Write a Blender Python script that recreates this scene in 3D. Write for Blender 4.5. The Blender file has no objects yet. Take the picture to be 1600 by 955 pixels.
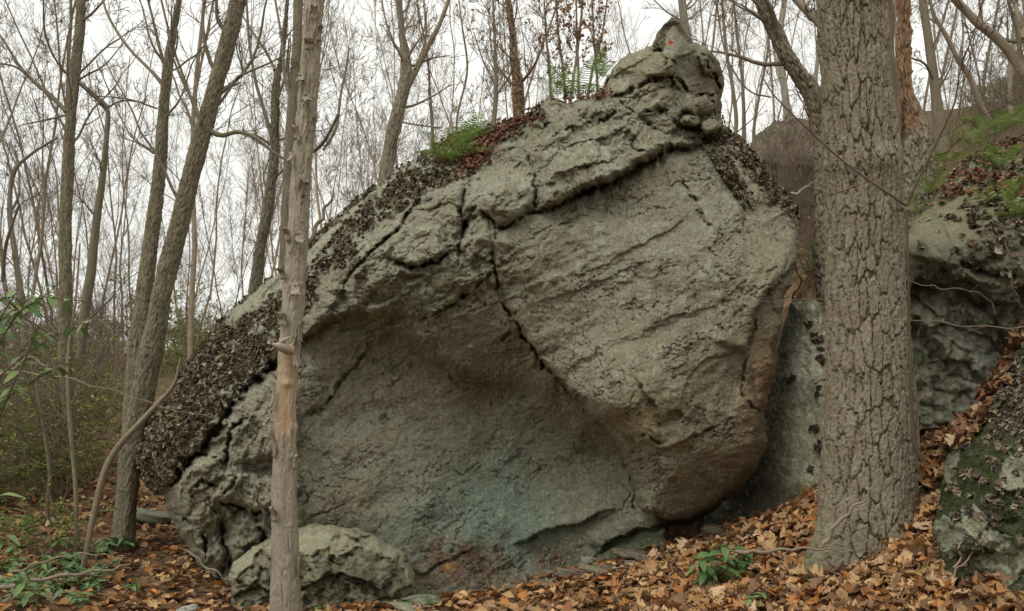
import bpy, math, random
import numpy as np
from mathutils import Vector

random.seed(7)
RS = np.random.RandomState(11)
S = bpy.context.scene

# ---------------------------------------------------------------- camera, sky, sun
F = 1244.444          # focal length in photo pixels (28 mm on 36 mm)
EYE = 1.69
HOR = 600.0
cd = bpy.data.cameras.new("camera"); cam = bpy.data.objects.new("camera", cd)
S.collection.objects.link(cam); S.camera = cam
cd.sensor_width = 36; cd.lens = 28; cd.clip_end = 2000; cd.clip_start = 0.05
cd.shift_y = (HOR - 477.5) / 1600.0
cam.location = (0, 0, EYE); cam.rotation_euler = (math.radians(90), 0, 0)

SUN_EL, SUN_ROT = 52, -35
w = bpy.data.worlds.new("World"); S.world = w; w.use_nodes = True
wn = w.node_tree; wn.nodes.clear()
wo = wn.nodes.new('ShaderNodeOutputWorld'); bg = wn.nodes.new('ShaderNodeBackground')
sky = wn.nodes.new('ShaderNodeTexSky'); sky.sky_type = 'NISHITA'; sky.sun_disc = False
sky.sun_elevation = math.radians(SUN_EL); sky.sun_rotation = math.radians(SUN_ROT)
sky.air_density = 1.0; sky.dust_density = 4.0
cl = wn.nodes.new('ShaderNodeMix'); cl.data_type = 'RGBA'; cl.inputs[0].default_value = 0.93
tc = wn.nodes.new('ShaderNodeTexCoord'); nz = wn.nodes.new('ShaderNodeTexNoise')
nz.inputs['Scale'].default_value = 1.6; nz.inputs['Detail'].default_value = 5
cr = wn.nodes.new('ShaderNodeValToRGB')
cr.color_ramp.elements[0].position = .3; cr.color_ramp.elements[0].color = (10.2, 10.2, 9.55, 1)
cr.color_ramp.elements[1].position = .7; cr.color_ramp.elements[1].color = (11.5, 11.5, 10.8, 1)
wn.links.new(tc.outputs['Generated'], nz.inputs['Vector']); wn.links.new(nz.outputs['Fac'], cr.inputs[0])
wn.links.new(sky.outputs[0], cl.inputs[6]); wn.links.new(cr.outputs[0], cl.inputs[7])
wn.links.new(cl.outputs[2], bg.inputs[0]); bg.inputs[1].default_value = 0.1
wn.links.new(bg.outputs[0], wo.inputs[0])

sl = bpy.data.lights.new("sun", 'SUN'); sl.energy = 1.3; sl.angle = math.radians(35); sl.color = (1, .97, .92)
so = bpy.data.objects.new("sun", sl); S.collection.objects.link(so)
# light comes from behind-left of the camera, high up
sd = Vector((-0.45, -0.55, 0.95)).normalized()
so.rotation_euler = sd.to_track_quat('Z', 'Y').to_euler()
sky.sun_elevation = math.asin(sd.z); sky.sun_rotation = math.atan2(sd.x, sd.y)
S.view_settings.view_transform = 'Standard'; S.view_settings.look = 'None'
S.view_settings.exposure = 0.0; S.view_settings.gamma = 1.0
S.cycles.max_bounces = 6; S.cycles.diffuse_bounces = 3; S.cycles.transparent_max_bounces = 8

def P(px, py, d):
    return np.array([(px - 800) / F * d, d, EYE + (HOR - py) / F * d])

# ---------------------------------------------------------------- numpy noise
_perm = np.random.RandomState(3).permutation(256).astype(np.int64); _perm = np.concatenate([_perm, _perm, _perm])
_ang = np.random.RandomState(4).rand(256) * 2 * np.pi
_gx, _gy = np.cos(_ang), np.sin(_ang)
def perlin(x, y, seed=0):
    x = np.asarray(x, float) + seed * 17.13; y = np.asarray(y, float) + seed * 7.77
    xi = np.floor(x).astype(np.int64); yi = np.floor(y).astype(np.int64)
    xf, yf = x - xi, y - yi
    xi &= 255; yi &= 255
    u = xf * xf * xf * (xf * (xf * 6 - 15) + 10); v = yf * yf * yf * (yf * (yf * 6 - 15) + 10)
    def g(ix, iy, dx, dy):
        h = _perm[_perm[ix] + iy]
        return _gx[h] * dx + _gy[h] * dy
    n00 = g(xi, yi, xf, yf); n10 = g(xi + 1, yi, xf - 1, yf)
    n01 = g(xi, yi + 1, xf, yf - 1); n11 = g(xi + 1, yi + 1, xf - 1, yf - 1)
    a = n00 + u * (n10 - n00); b = n01 + u * (n11 - n01)
    return (a + v * (b - a)) * 1.41
def fbm(x, y, o=5, seed=0, gain=.5, lac=2.03):
    s = 0; a = 1; t = 0
    for i in range(o):
        s = s + a * perlin(x, y, seed + i * 3); t += a; a *= gain; x = x * lac; y = y * lac
    return s / t * 1.6
def ridged(x, y, o=4, seed=0, gain=.5):
    s = 0; a = 1; t = 0
    for i in range(o):
        n = 1 - np.abs(perlin(x, y, seed + i * 5)) * 1.6
        s = s + a * n; t += a; a *= gain; x = x * 2.07; y = y * 2.07
    return s / t
def worley(x, y, seed=0, jit=.9):
    x = np.asarray(x, float) + seed * 31.7; y = np.asarray(y, float) + seed * 13.1
    xi = np.floor(x).astype(np.int64); yi = np.floor(y).astype(np.int64)
    f1 = np.full(x.shape, 9.); f2 = f1.copy(); cid = np.zeros(x.shape, np.int64)
    for dx in (-1, 0, 1):
        for dy in (-1, 0, 1):
            cx, cy = xi + dx, yi + dy
            h = _perm[_perm[cx & 255] + (cy & 255)]
            h2 = _perm[h + 37]
            d = np.hypot(cx + .5 + jit * (h / 255. - .5) - x, cy + .5 + jit * (h2 / 255. - .5) - y)
            m = d < f1
            f2 = np.where(m, f1, np.minimum(f2, d)); cid = np.where(m, h, cid); f1 = np.where(m, d, f1)
    return f1, f2, cid / 255.
def facet(x, y, seed=0, tilt=1.6, bw=.16, jit=.9):
    """broken-rock relief: every cell is a tilted plane, narrow blend between neighbours"""
    x = np.asarray(x, float) + seed * 11.3; y = np.asarray(y, float) + seed * 23.9
    xi = np.floor(x).astype(np.int64); yi = np.floor(y).astype(np.int64)
    f1 = np.full(x.shape, 9.); f2 = f1.copy(); h1 = np.zeros(x.shape); h2 = h1.copy()
    for dx in (-1, 0, 1):
        for dy in (-1, 0, 1):
            cx, cy = xi + dx, yi + dy; h = _perm[_perm[cx & 255] + (cy & 255)]; hb = _perm[h + 37]; hc = _perm[hb + 11]; hd = _perm[hc + 5]
            ux = x - (cx + .5 + jit * (h / 255. - .5)); uy = y - (cy + .5 + jit * (hb / 255. - .5)); d = np.hypot(ux, uy)
            H = (hc / 255. - .5) * .8 + tilt * ((hd / 255. - .5) * ux + (_perm[hd + 3] / 255. - .5) * uy)
            m = d < f1; m2 = (~m) & (d < f2)
            f2 = np.where(m, f1, np.where(m2, d, f2)); h2 = np.where(m, h1, np.where(m2, H, h2)); f1 = np.where(m, d, f1); h1 = np.where(m, H, h1)
    w_ = .5 + .5 * sst(0, bw, f2 - f1); return h1 * w_ + h2 * (1 - w_)
def sst(a, b, x):
    t = np.clip((x - a) / (b - a), 0, 1); return t * t * (3 - 2 * t)
def gau(px, py, cx, cy, rx, ry, ang=0):
    a = math.radians(ang); dx, dy = px - cx, py - cy
    u = dx * math.cos(a) + dy * math.sin(a); v = -dx * math.sin(a) + dy * math.cos(a)
    return np.exp(-(u / rx) ** 2 - (v / ry) ** 2)
def rot(px, py, ang):
    a = math.radians(ang); return px * math.cos(a) + py * math.sin(a), -px * math.sin(a) + py * math.cos(a)
def rbf(pts, vals, kind='tps', reg=1e-3):
    pts = np.array(pts, float); vals = np.array(vals, float); n = len(pts)
    def phi(r): return r if kind == 'lin' else r * r * np.log(r + 1e-9)
    A = np.zeros((n + 3, n + 3)); R = np.hypot(pts[:, None, 0] - pts[None, :, 0], pts[:, None, 1] - pts[None, :, 1])
    A[:n, :n] = phi(R) + np.eye(n) * reg; Q = np.c_[np.ones(n), pts]; A[:n, n:] = Q; A[n:, :n] = Q.T
    wv = np.linalg.solve(A, np.r_[vals, 0, 0, 0])
    def f(x, y):
        x = np.asarray(x, float); y = np.asarray(y, float)
        s = wv[n] + wv[n + 1] * x + wv[n + 2] * y
        for i in range(n): s = s + wv[i] * phi(np.hypot(x - pts[i, 0], y - pts[i, 1]))
        return s
    return f

# ---------------------------------------------------------------- mesh helpers
WL = {}
def mk(name, V, Fs, mat, parent=None, col=None, smooth=True, loc=None):
    """one mesh object from numpy arrays, V in world metres; Fs = list of (n,k) index arrays"""
    V = np.asarray(V, float)
    if loc is None: loc = WL.get(parent.name, np.zeros(3)) if parent else np.zeros(3)
    Vl = V - loc
    me = bpy.data.meshes.new(name)
    if not isinstance(Fs, (list, tuple)): Fs = [Fs]
    Fs = [np.asarray(f, np.int32) for f in Fs if len(f)]
    me.vertices.add(len(Vl)); me.vertices.foreach_set('co', Vl.ravel())
    flat = np.concatenate([f.ravel() for f in Fs]); cnt = np.concatenate([np.full(len(f), f.shape[1]) for f in Fs])
    st = np.r_[0, np.cumsum(cnt)[:-1]].astype(np.int32)
    me.loops.add(len(flat)); me.loops.foreach_set('vertex_index', flat)
    me.polygons.add(len(cnt)); me.polygons.foreach_set('loop_start', st)
    me.polygons.foreach_set('use_smooth', np.full(len(cnt), smooth))
    me.update(calc_edges=True)
    if col is not None:
        c = np.ones((len(Vl), 4), np.float32); c[:, :col.shape[1]] = col
        a = me.color_attributes.new('col', 'FLOAT_COLOR', 'POINT'); a.data.foreach_set('color', c.ravel())
    me.materials.append(mat)
    o = bpy.data.objects.new(name, me); S.collection.objects.link(o)
    if parent:
        o.parent = parent
        o.location = (0, 0, 0); WL[o.name] = WL[parent.name]
    else:
        o.location = tuple(loc); WL[o.name] = np.array(loc, float)
    return o
def tag(o, label=None, cat=None, group=None, kind=None):
    if label: o['label'] = label
    if cat: o['category'] = cat
    if group: o['group'] = group
    if kind: o['kind'] = kind
    return o
def thing(name, label, cat, loc, group=None):
    o = bpy.data.objects.new(name, None); o.empty_display_size = .1; S.collection.objects.link(o)
    o.location = tuple(float(v) for v in loc); WL[o.name] = np.array(loc, float)
    return tag(o, label, cat, group)
def copy_tree(o, parent=None):
    c = o.copy(); S.collection.objects.link(c)
    if parent: c.parent = parent
    for ch in list(o.children): copy_tree(ch, c)
    return c

# ---------------------------------------------------------------- materials
def newmat(name):
    m = bpy.data.materials.new(name); m.use_nodes = True; t = m.node_tree; t.nodes.clear()
    o = t.nodes.new('ShaderNodeOutputMaterial'); b = t.nodes.new('ShaderNodeBsdfPrincipled')
    t.links.new(b.outputs[0], o.inputs[0]); return m, t, b
def N(t, k, **kw):
    n = t.nodes.new('ShaderNode' + k)
    for a, v in kw.items():
        if a.startswith('i_'): n.inputs[a[2:].replace('_', ' ')].default_value = v
        else: setattr(n, a, v)
    return n
def mixc(t, fac, a, b, mode='MIX'):
    m = N(t, 'Mix', data_type='RGBA', blend_type=mode)
    for s, v in ((0, fac), (6, a), (7, b)):
        if hasattr(v, 'is_linked') or hasattr(v, 'links'): t.links.new(v, m.inputs[s])
        elif s == 0: m.inputs[0].default_value = v
        else: m.inputs[s].default_value = (*v, 1) if len(v) == 3 else v
    return m.outputs[2]
def ramp(t, src, stops):
    r = N(t, 'ValToRGB'); e = r.color_ramp.elements
    while len(e) < len(stops): e.new(.5)
    for k, (p, c) in enumerate(stops):
        e[k].position = p; e[k].color = (*c, 1) if not isinstance(c, (int, float)) else (c, c, c, 1)
    t.links.new(src, r.inputs[0]); return r.outputs[0]
def noise(t, scale, detail=4, vec=None, rough=.55, stretch=None):
    g = vec
    if g is None: g = N(t, 'TexCoord').outputs['Object']
    if stretch:
        mp = N(t, 'Mapping'); mp.inputs['Scale'].default_value = stretch; t.links.new(g, mp.inputs[0]); g = mp.outputs[0]
    n = N(t, 'TexNoise'); n.inputs['Scale'].default_value = scale; n.inputs['Detail'].default_value = detail
    n.inputs['Roughness'].default_value = rough; t.links.new(g, n.inputs['Vector']); return n.outputs['Fac']
def bump(t, b, srcs, dist=.01, strength=1.):
    prev = None
    for s, d in srcs:
        bn = N(t, 'Bump'); bn.inputs['Strength'].default_value = strength; bn.inputs['Distance'].default_value = d
        t.links.new(s, bn.inputs['Height'])
        if prev: t.links.new(prev, bn.inputs['Normal'])
        prev = bn.outputs[0]
    t.links.new(prev, b.inputs['Normal'])
def rock_mat(name, speck=.5, bd=.006):
    m, t, b = newmat(name)
    a = N(t, 'Attribute', attribute_name='col')
    n1 = noise(t, 75, 5, rough=.75); n2 = noise(t, 9, 6, rough=.65)
    c = mixc(t, 1, a.outputs['Color'], ramp(t, n1, [(.28, 1 - speck * 1.3), (.5, 1.), (.72, 1 + speck * 1.2)]), 'MULTIPLY')
    c = mixc(t, 1, c, ramp(t, n2, [(.25, (.78, .76, .74)), (.75, (1.2, 1.22, 1.2))]), 'MULTIPLY')
    t.links.new(c, b.inputs['Base Color']); b.inputs['Roughness'].default_value = .93
    b.inputs['Specular IOR Level'].default_value = .2
    bump(t, b, [(noise(t, 20, 8, rough=.72), bd * 5), (noise(t, 90, 3), bd * .9)])
    return m
def attr_mat(name, rough=.8, var=.25, scale=30, spec=.2, trans=0, bd=0, stretch=None, rnd=0):
    m, t, b = newmat(name); a = N(t, 'Attribute', attribute_name='col')
    n1 = noise(t, scale, 6, stretch=stretch, rough=.7)
    c = mixc(t, 1, a.outputs['Color'], ramp(t, n1, [(.25, 1 - var), (.75, 1 + var)]), 'MULTIPLY')
    if rnd:
        oi = N(t, 'ObjectInfo'); c = mixc(t, 1, c, ramp(t, oi.outputs['Random'], [(0, (1 - rnd, 1 - rnd, 1 - rnd)), (.35, (1.1, .98, .88)), (.7, (.95, 1.0, .98)), (1, (1 + rnd, 1 + rnd, 1 + rnd * .8))]), 'MULTIPLY')
    t.links.new(c, b.inputs['Base Color']); b.inputs['Roughness'].default_value = rough
    b.inputs['Specular IOR Level'].default_value = spec
    if bd: bump(t, b, [(n1, bd)])
    if trans:
        tr = N(t, 'BsdfTranslucent'); t.links.new(c, tr.inputs[0]); mx = N(t, 'MixShader'); mx.inputs[0].default_value = trans
        o = [n for n in t.nodes if n.type == 'OUTPUT_MATERIAL'][0]
        t.links.new(b.outputs[0], mx.inputs[1]); t.links.new(tr.outputs[0], mx.inputs[2]); t.links.new(mx.outputs[0], o.inputs[0])
    return m
M_ROCK = rock_mat('boulder_stone', .34, .005)
M_ROCK2 = rock_mat('lichen_stone', .4, .007)
M_CLIFF = rock_mat('far_cliff_stone', .3, .02)
M_FLAKE = attr_mat('rock_tripe_lichen', .85, .35, 60)
M_LEAF = attr_mat('dry_leaf', .75, .22, 45, .25, .12)
M_GREEN = attr_mat('green_leaf', .5, .2, 30, .4, .2)
M_BARK = attr_mat('plated_bark', .95, .3, 60, .1, 0, .004, (1, 1, .35))
M_TWIG = attr_mat('twig_bark', .95, .35, 22, .1, 0, .01, (1, 1, .35))
M_WOOD = attr_mat('far_bark', .95, .4, 9, .1, 0, .03, (1, 1, .3), .25)
M_GROUND = attr_mat('ground_litter', .95, .35, 28, .1, 0, .02)

# ---------------------------------------------------------------- carved rocks
def outline_sdf(px, py, poly):
    """signed distance (inside +) and nearest boundary point"""
    A = np.array(poly, float); B = np.roll(A, -1, 0)
    best = np.full(px.shape, 1e9); nx = np.zeros(px.shape); ny = np.zeros(px.shape); ins = np.zeros(px.shape, bool)
    for (ax, ay), (bx, by) in zip(A, B):
        ex, ey = bx - ax, by - ay; L = ex * ex + ey * ey + 1e-9
        t = np.clip(((px - ax) * ex + (py - ay) * ey) / L, 0, 1)
        qx, qy = ax + t * ex, ay + t * ey; d = (px - qx) ** 2 + (py - qy) ** 2
        m = d < best; best = np.where(m, d, best); nx = np.where(m, qx, nx); ny = np.where(m, qy, ny)
        c = ((ay > py) != (by > py)) & (px < (bx - ax) * (py - ay) / (by - ay + 1e-12) + ax)
        ins ^= c
    d = np.sqrt(best); return np.where(ins, d, -d), nx, ny
def rough_outline(poly, amp, sc, seed):
    out = []
    n = len(poly)
    for i in range(n):
        a, b = np.array(poly[i], float), np.array(poly[(i + 1) % n], float)
        k = max(1, int(np.hypot(*(b - a)) / 6))
        for j in range(k):
            q = a + (b - a) * j / k
            out.append((q[0] + amp * fbm(q[0] / sc, q[1] / sc, 4, seed), q[1] + amp * fbm(q[0] / sc + 50, q[1] / sc, 4, seed + 1)))
    return out
def pl_dist(px, py, pts):
    """distance, signed side (+ = above when the line runs left to right), param 0..1"""
    pts = np.array(pts, float); seg = np.hypot(*(pts[1:] - pts[:-1]).T); cum = np.r_[0, np.cumsum(seg)]
    best = np.full(px.shape, 1e9); side = np.zeros(px.shape); par = np.zeros(px.shape)
    for i in range(len(seg)):
        ax, ay = pts[i]; ex, ey = pts[i + 1] - pts[i]
        t = np.clip(((px - ax) * ex + (py - ay) * ey) / (seg[i] ** 2 + 1e-9), 0, 1)
        d = np.hypot(px - ax - t * ex, py - ay - t * ey); m = d < best
        best = np.where(m, d, best); side = np.where(m, -(ex * (py - ay) - ey * (px - ax)), side)
        par = np.where(m, (cum[i] + t * seg[i]) / cum[-1], par)
    return best, np.sign(side), par
CRM = None   # mask along carved crack lines, where the colour is darkened
def crack(D, px, py, pts, wd, dep, taper=.15):
    global CRM
    R = wd * 3.2; p = np.array(pts)
    m = (px > p[:, 0].min() - R) & (px < p[:, 0].max() + R) & (py > p[:, 1].min() - R) & (py < p[:, 1].max() + R)
    if not m.any(): return
    d, s, t = pl_dist(px[m], py[m], pts)
    k = np.minimum(sst(-.001, taper, t), sst(-.001, taper, 1 - t)) * .85 + .15
    vr = fbm(px[m] / 16, py[m] / 16, 3, 987); k = k * sst(-.55, .25, vr); wv_ = wd * (.75 + .5 * sst(-.4, .4, fbm(px[m] / 26, py[m] / 26, 2, 989)))
    D[m] += dep * k * np.exp(-(d / wv_) ** 2)
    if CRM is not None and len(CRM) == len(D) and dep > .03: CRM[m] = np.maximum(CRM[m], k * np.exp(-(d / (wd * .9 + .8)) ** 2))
def ledge(D, px, py, pts, h, L, taper=.2, soft=1.5, und=0, Lu=12):
    """the side above the line stands out by h, fading over L px; und deepens the side below"""
    R = max(L * 3, Lu * 3); p = np.array(pts)
    m = (px > p[:, 0].min() - R) & (px < p[:, 0].max() + R) & (py > p[:, 1].min() - R) & (py < p[:, 1].max() + R)
    if not m.any(): return
    d, s, t = pl_dist(px[m], py[m], pts); s = s * d
    k = np.minimum(sst(0, taper, t), sst(0, taper, 1 - t))
    out = sst(-soft, soft, s) * np.exp(-(np.maximum(s, 0) / L) ** 1.5)
    low = sst(-soft, soft, -s) * np.exp(-np.maximum(-s, 0) / Lu)
    D[m] += k * (-h * out + und * low)
def knob(D, px, py, cx, cy, rx, ry, ang, h):
    a = math.radians(ang); dx, dy = px - cx, py - cy
    u = (dx * math.cos(a) + dy * math.sin(a)) / rx; v = (-dx * math.sin(a) + dy * math.cos(a)) / ry
    r = u * u + v * v
    D -= h * np.sqrt(np.clip(1 - r, 0, 1)) * (r < 1)
def carve_rock(outline, step, ctrl, feat, rim_r, rim_w, thick, seed=1, rough=3., rough_sc=25., pivot=None):
    """builds a closed rock: carved front, rounded rim, body going back `thick` metres. returns V, F, info"""
    poly = rough_outline(outline, rough, rough_sc, seed)
    A = np.array(poly); x0, y0 = A.min(0) - 3 * step; x1, y1 = A.max(0) + 3 * step
    gx = np.arange(x0, x1, step); gy = np.arange(y0, y1, step)
    PX, PY = np.meshgrid(gx, gy); sh = PX.shape
    # distance only exactly near the rim is needed, but compute everywhere
    sd, qx, qy = outline_sdf(PX, PY, poly)
    vin = sd > -step * .75
    quad = vin[:-1, :-1] & vin[1:, :-1] & vin[:-1, 1:] & vin[1:, 1:]
    cin = (sd[:-1, :-1] > 0).astype(int) + (sd[1:, :-1] > 0) + (sd[:-1, 1:] > 0) + (sd[1:, 1:] > 0)
    quad &= cin >= 1
    # snap outside vertices onto the outline
    PX = np.where(vin & (sd < 0), qx, PX); PY = np.where(vin & (sd < 0), qy, PY); sd = np.maximum(sd, 0)
    used = np.zeros(sh, bool); used[:-1, :-1] |= quad; used[1:, :-1] |= quad; used[:-1, 1:] |= quad; used[1:, 1:] |= quad
    idx = -np.ones(sh, int); idx[used] = np.arange(used.sum())
    px, py, s = PX[used], PY[used], sd[used]
    c = np.array(ctrl, float); base = rbf(c[:, :2] / 100., c[:, 2])(px / 100., py / 100.)
    D, col, extra = feat(px, py, s, base)
    rw = rim_w(px, py) if callable(rim_w) else rim_w
    rr = rim_r(px, py) if callable(rim_r) else rim_r
    q = np.clip(1 - s / rw, 0, 1); D = D + rr * (1 - np.sqrt(np.clip(1 - q ** 2.2, 0, 1)))
    V = np.c_[(px - 800) / F * D, D, EYE + (HOR - py) / F * D]
    qi, qj = np.nonzero(quad)
    a = idx[qi, qj]; b = idx[qi + 1, qj]; cc = idx[qi + 1, qj + 1]; d = idx[qi, qj + 1]
    Q = np.c_[a, b, cc, d]
    # normals
    n = np.cross(V[Q[:, 2]] - V[Q[:, 0]], V[Q[:, 3]] - V[Q[:, 1]]); vn = np.zeros_like(V)
    for k in range(4): np.add.at(vn, Q[:, k], n)
    vn /= np.linalg.norm(vn, axis=1, keepdims=True) + 1e-12
    if (vn[:, 1].mean() > 0): vn = -vn
    # boundary edges
    E = np.concatenate([Q[:, [0, 1]], Q[:, [1, 2]], Q[:, [2, 3]], Q[:, [3, 0]]])
    key = np.sort(E, 1); kk = key[:, 0] * (len(V) + 1) + key[:, 1]
    u, inv, ct = np.unique(kk, return_inverse=True, return_counts=True)
    BE = E[ct[inv] == 1]; bv = np.unique(BE); pos = -np.ones(len(V), int); pos[bv] = np.arange(len(bv))
    cen = V.mean(0); cen[1] = V[:, 1].mean() + thick
    if pivot is not None: cen = np.array(pivot, float)
    rings = [V[bv]]; cols = [col[bv]]
    nb = len(bv); Vall = [V]; Fall = [Q]; Call = [col]; prev = bv; off = len(V)
    fr = V[bv]
    for k, tt in enumerate((.08, .2, .38, .6, .8, .94)):
        y = tt * thick; sc = 1 - tt ** 2.2 * .55
        R = fr.copy(); R[:, 0] = cen[0] + (fr[:, 0] - cen[0]) * sc; R[:, 2] = cen[2] + (fr[:, 2] - cen[2]) * sc; R[:, 1] = fr[:, 1] + y
        mv = V[:, 0].mean() / V[:, 1].mean(); R[:, 0] += y * mv * (1.15 if mv > 0 else 1); R[:, 2] += y * (V[:, 2].mean() - EYE) / V[:, 1].mean()
        jn = .06 * thick * tt
        R[:, 0] += jn * fbm(fr[:, 0] * 1.3 + k * .3, fr[:, 2] * 1.3, 3, seed + 9); R[:, 2] += jn * fbm(fr[:, 0] * 1.3 + 9 + k * .3, fr[:, 2] * 1.3, 3, seed + 8)
        Vall.append(R); Call.append(col.mean(0)[None] * (1 + .3 * fbm(R[:, 0] * 5, R[:, 2] * 5 + R[:, 1] * 5, 4, 77)[:, None])); cur = off + np.arange(nb)
        i0 = pos[BE[:, 0]]; i1 = pos[BE[:, 1]]
        Fall.append(np.c_[prev[i0], cur[i0], cur[i1], prev[i1]][:, ::-1]); prev = cur; off += nb
    Vall.append(R.mean(0)[None] + np.array([[0, thick * .12, 0]])); Call.append(col[bv].mean(0)[None])
    i0 = pos[BE[:, 0]]; i1 = pos[BE[:, 1]]
    tri = np.c_[prev[i0], np.full(len(BE), off), prev[i1]][:, ::-1]
    V2 = np.concatenate(Vall); C2 = np.concatenate(Call)
    return V2, [np.concatenate(Fall), tri], C2, dict(px=px, py=py, s=s, V=V, n=vn, D=D, **extra)

def flakes(pos, nrm, size, colr, rs, curl=.35, lift=.3, k=6):
    """small curled plates scattered on a surface"""
    n = len(pos)
    h = rs.randn(n, 3); t = np.cross(nrm, h); t /= np.linalg.norm(t, axis=1, keepdims=True) + 1e-9
    nn = nrm + rs.randn(n, 3) * lift; nn /= np.linalg.norm(nn, axis=1, keepdims=True)
    t = np.cross(nn, h); t /= np.linalg.norm(t, axis=1, keepdims=True) + 1e-9; bt = np.cross(nn, t)
    an = np.arange(k) / k * 2 * np.pi
    rad = size[:, None] * (.7 + .6 * rs.rand(n, k)); up = size[:, None] * curl * (rs.rand(n, k) * 1.4 - .2)
    ring = pos[:, None] + t[:, None] * (np.cos(an)[None, :, None] * rad[:, :, None]) + bt[:, None] * (np.sin(an)[None, :, None] * rad[:, :, None]) + nn[:, None] * up[:, :, None]
    V = np.concatenate([(pos + nn * size[:, None] * .05)[:, None], ring], 1).reshape(-1, 3)
    o = np.arange(n)[:, None] * (k + 1); tr = []
    for j in range(k): tr.append(np.concatenate([o, o + 1 + j, o + 1 + (j + 1) % k], 1))
    C = np.repeat(colr, k + 1, 0)
    return V, np.concatenate(tr), C
# ---------------------------------------------------------------- the big boulder
BO = [(216,722),(214,700),(228,668),(250,625),(285,580),(325,525),(372,475),(430,430),(478,392),(520,342),(575,298),(615,270),(660,240),(720,210),(770,196),(812,185),(842,168),(856,152),
      (885,158),(925,150),(942,140),(950,120),(958,104),(968,90),(984,82),(1000,78),(1018,75),(1022,66),(1027,52),(1037,40),(1050,27),(1061,36),(1073,54),(1080,64),(1098,72),(1116,86),(1127,108),(1130,130),(1126,160),(1130,200),(1152,214),(1172,236),
      (1196,268),(1222,294),(1240,318),(1250,345),(1250,390),(1238,432),(1225,470),(1216,525),(1206,585),(1196,640),(1200,690),(1186,728),(1152,770),(1112,803),(1080,817),(1046,822),(1038,850),(1040,890),
      (960,930),(840,960),(650,1000),(420,1000),(330,960),(322,905),(300,868),(280,835),(262,800),(256,774),(240,768),(226,750)]
W0 = 7.0
ctrl = [(640,930,.35),(800,920,.4),(940,880,.45),(750,750,.58),(850,700,.62),(790,620,.50),(900,760,.58),(940,720,.56),(600,800,.4),(500,800,.15),(490,650,.3),(560,600,.5),(640,620,.48),(700,680,.55),
        (610,540,.42),(560,470,-.02),(680,500,-.05),(760,530,0),(420,700,.0),(330,750,.1),(300,850,.35),(340,920,.4),
        (850,530,-.22),(950,500,-.4),(1050,560,-.55),(960,640,-.3),(1050,740,-.42),(1150,690,-.5),(1180,600,-.42),(1200,430,-.3),(1240,380,-.0),(1050,400,-.38),(900,390,-.2),(1000,310,-.1),(1120,320,-.1),
        (1100,800,-.15),(1010,800,.05),(650,380,.0),(800,300,.02),(900,230,.1),(1000,170,.25),(1050,100,.35),(1110,130,.75),(1050,50,.5),(960,120,.5),(1180,290,.25),
        (400,450,1.5),(300,560,1.3),(225,700,.8),(520,345,1.45),(640,260,1.5),(770,200,1.3),(440,550,.25),(600,345,.25),(345,630,.25),(290,700,.3),(255,750,.45),(690,290,.3),(860,160,.6),(500,470,.1),(540,400,.2)]
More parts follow.
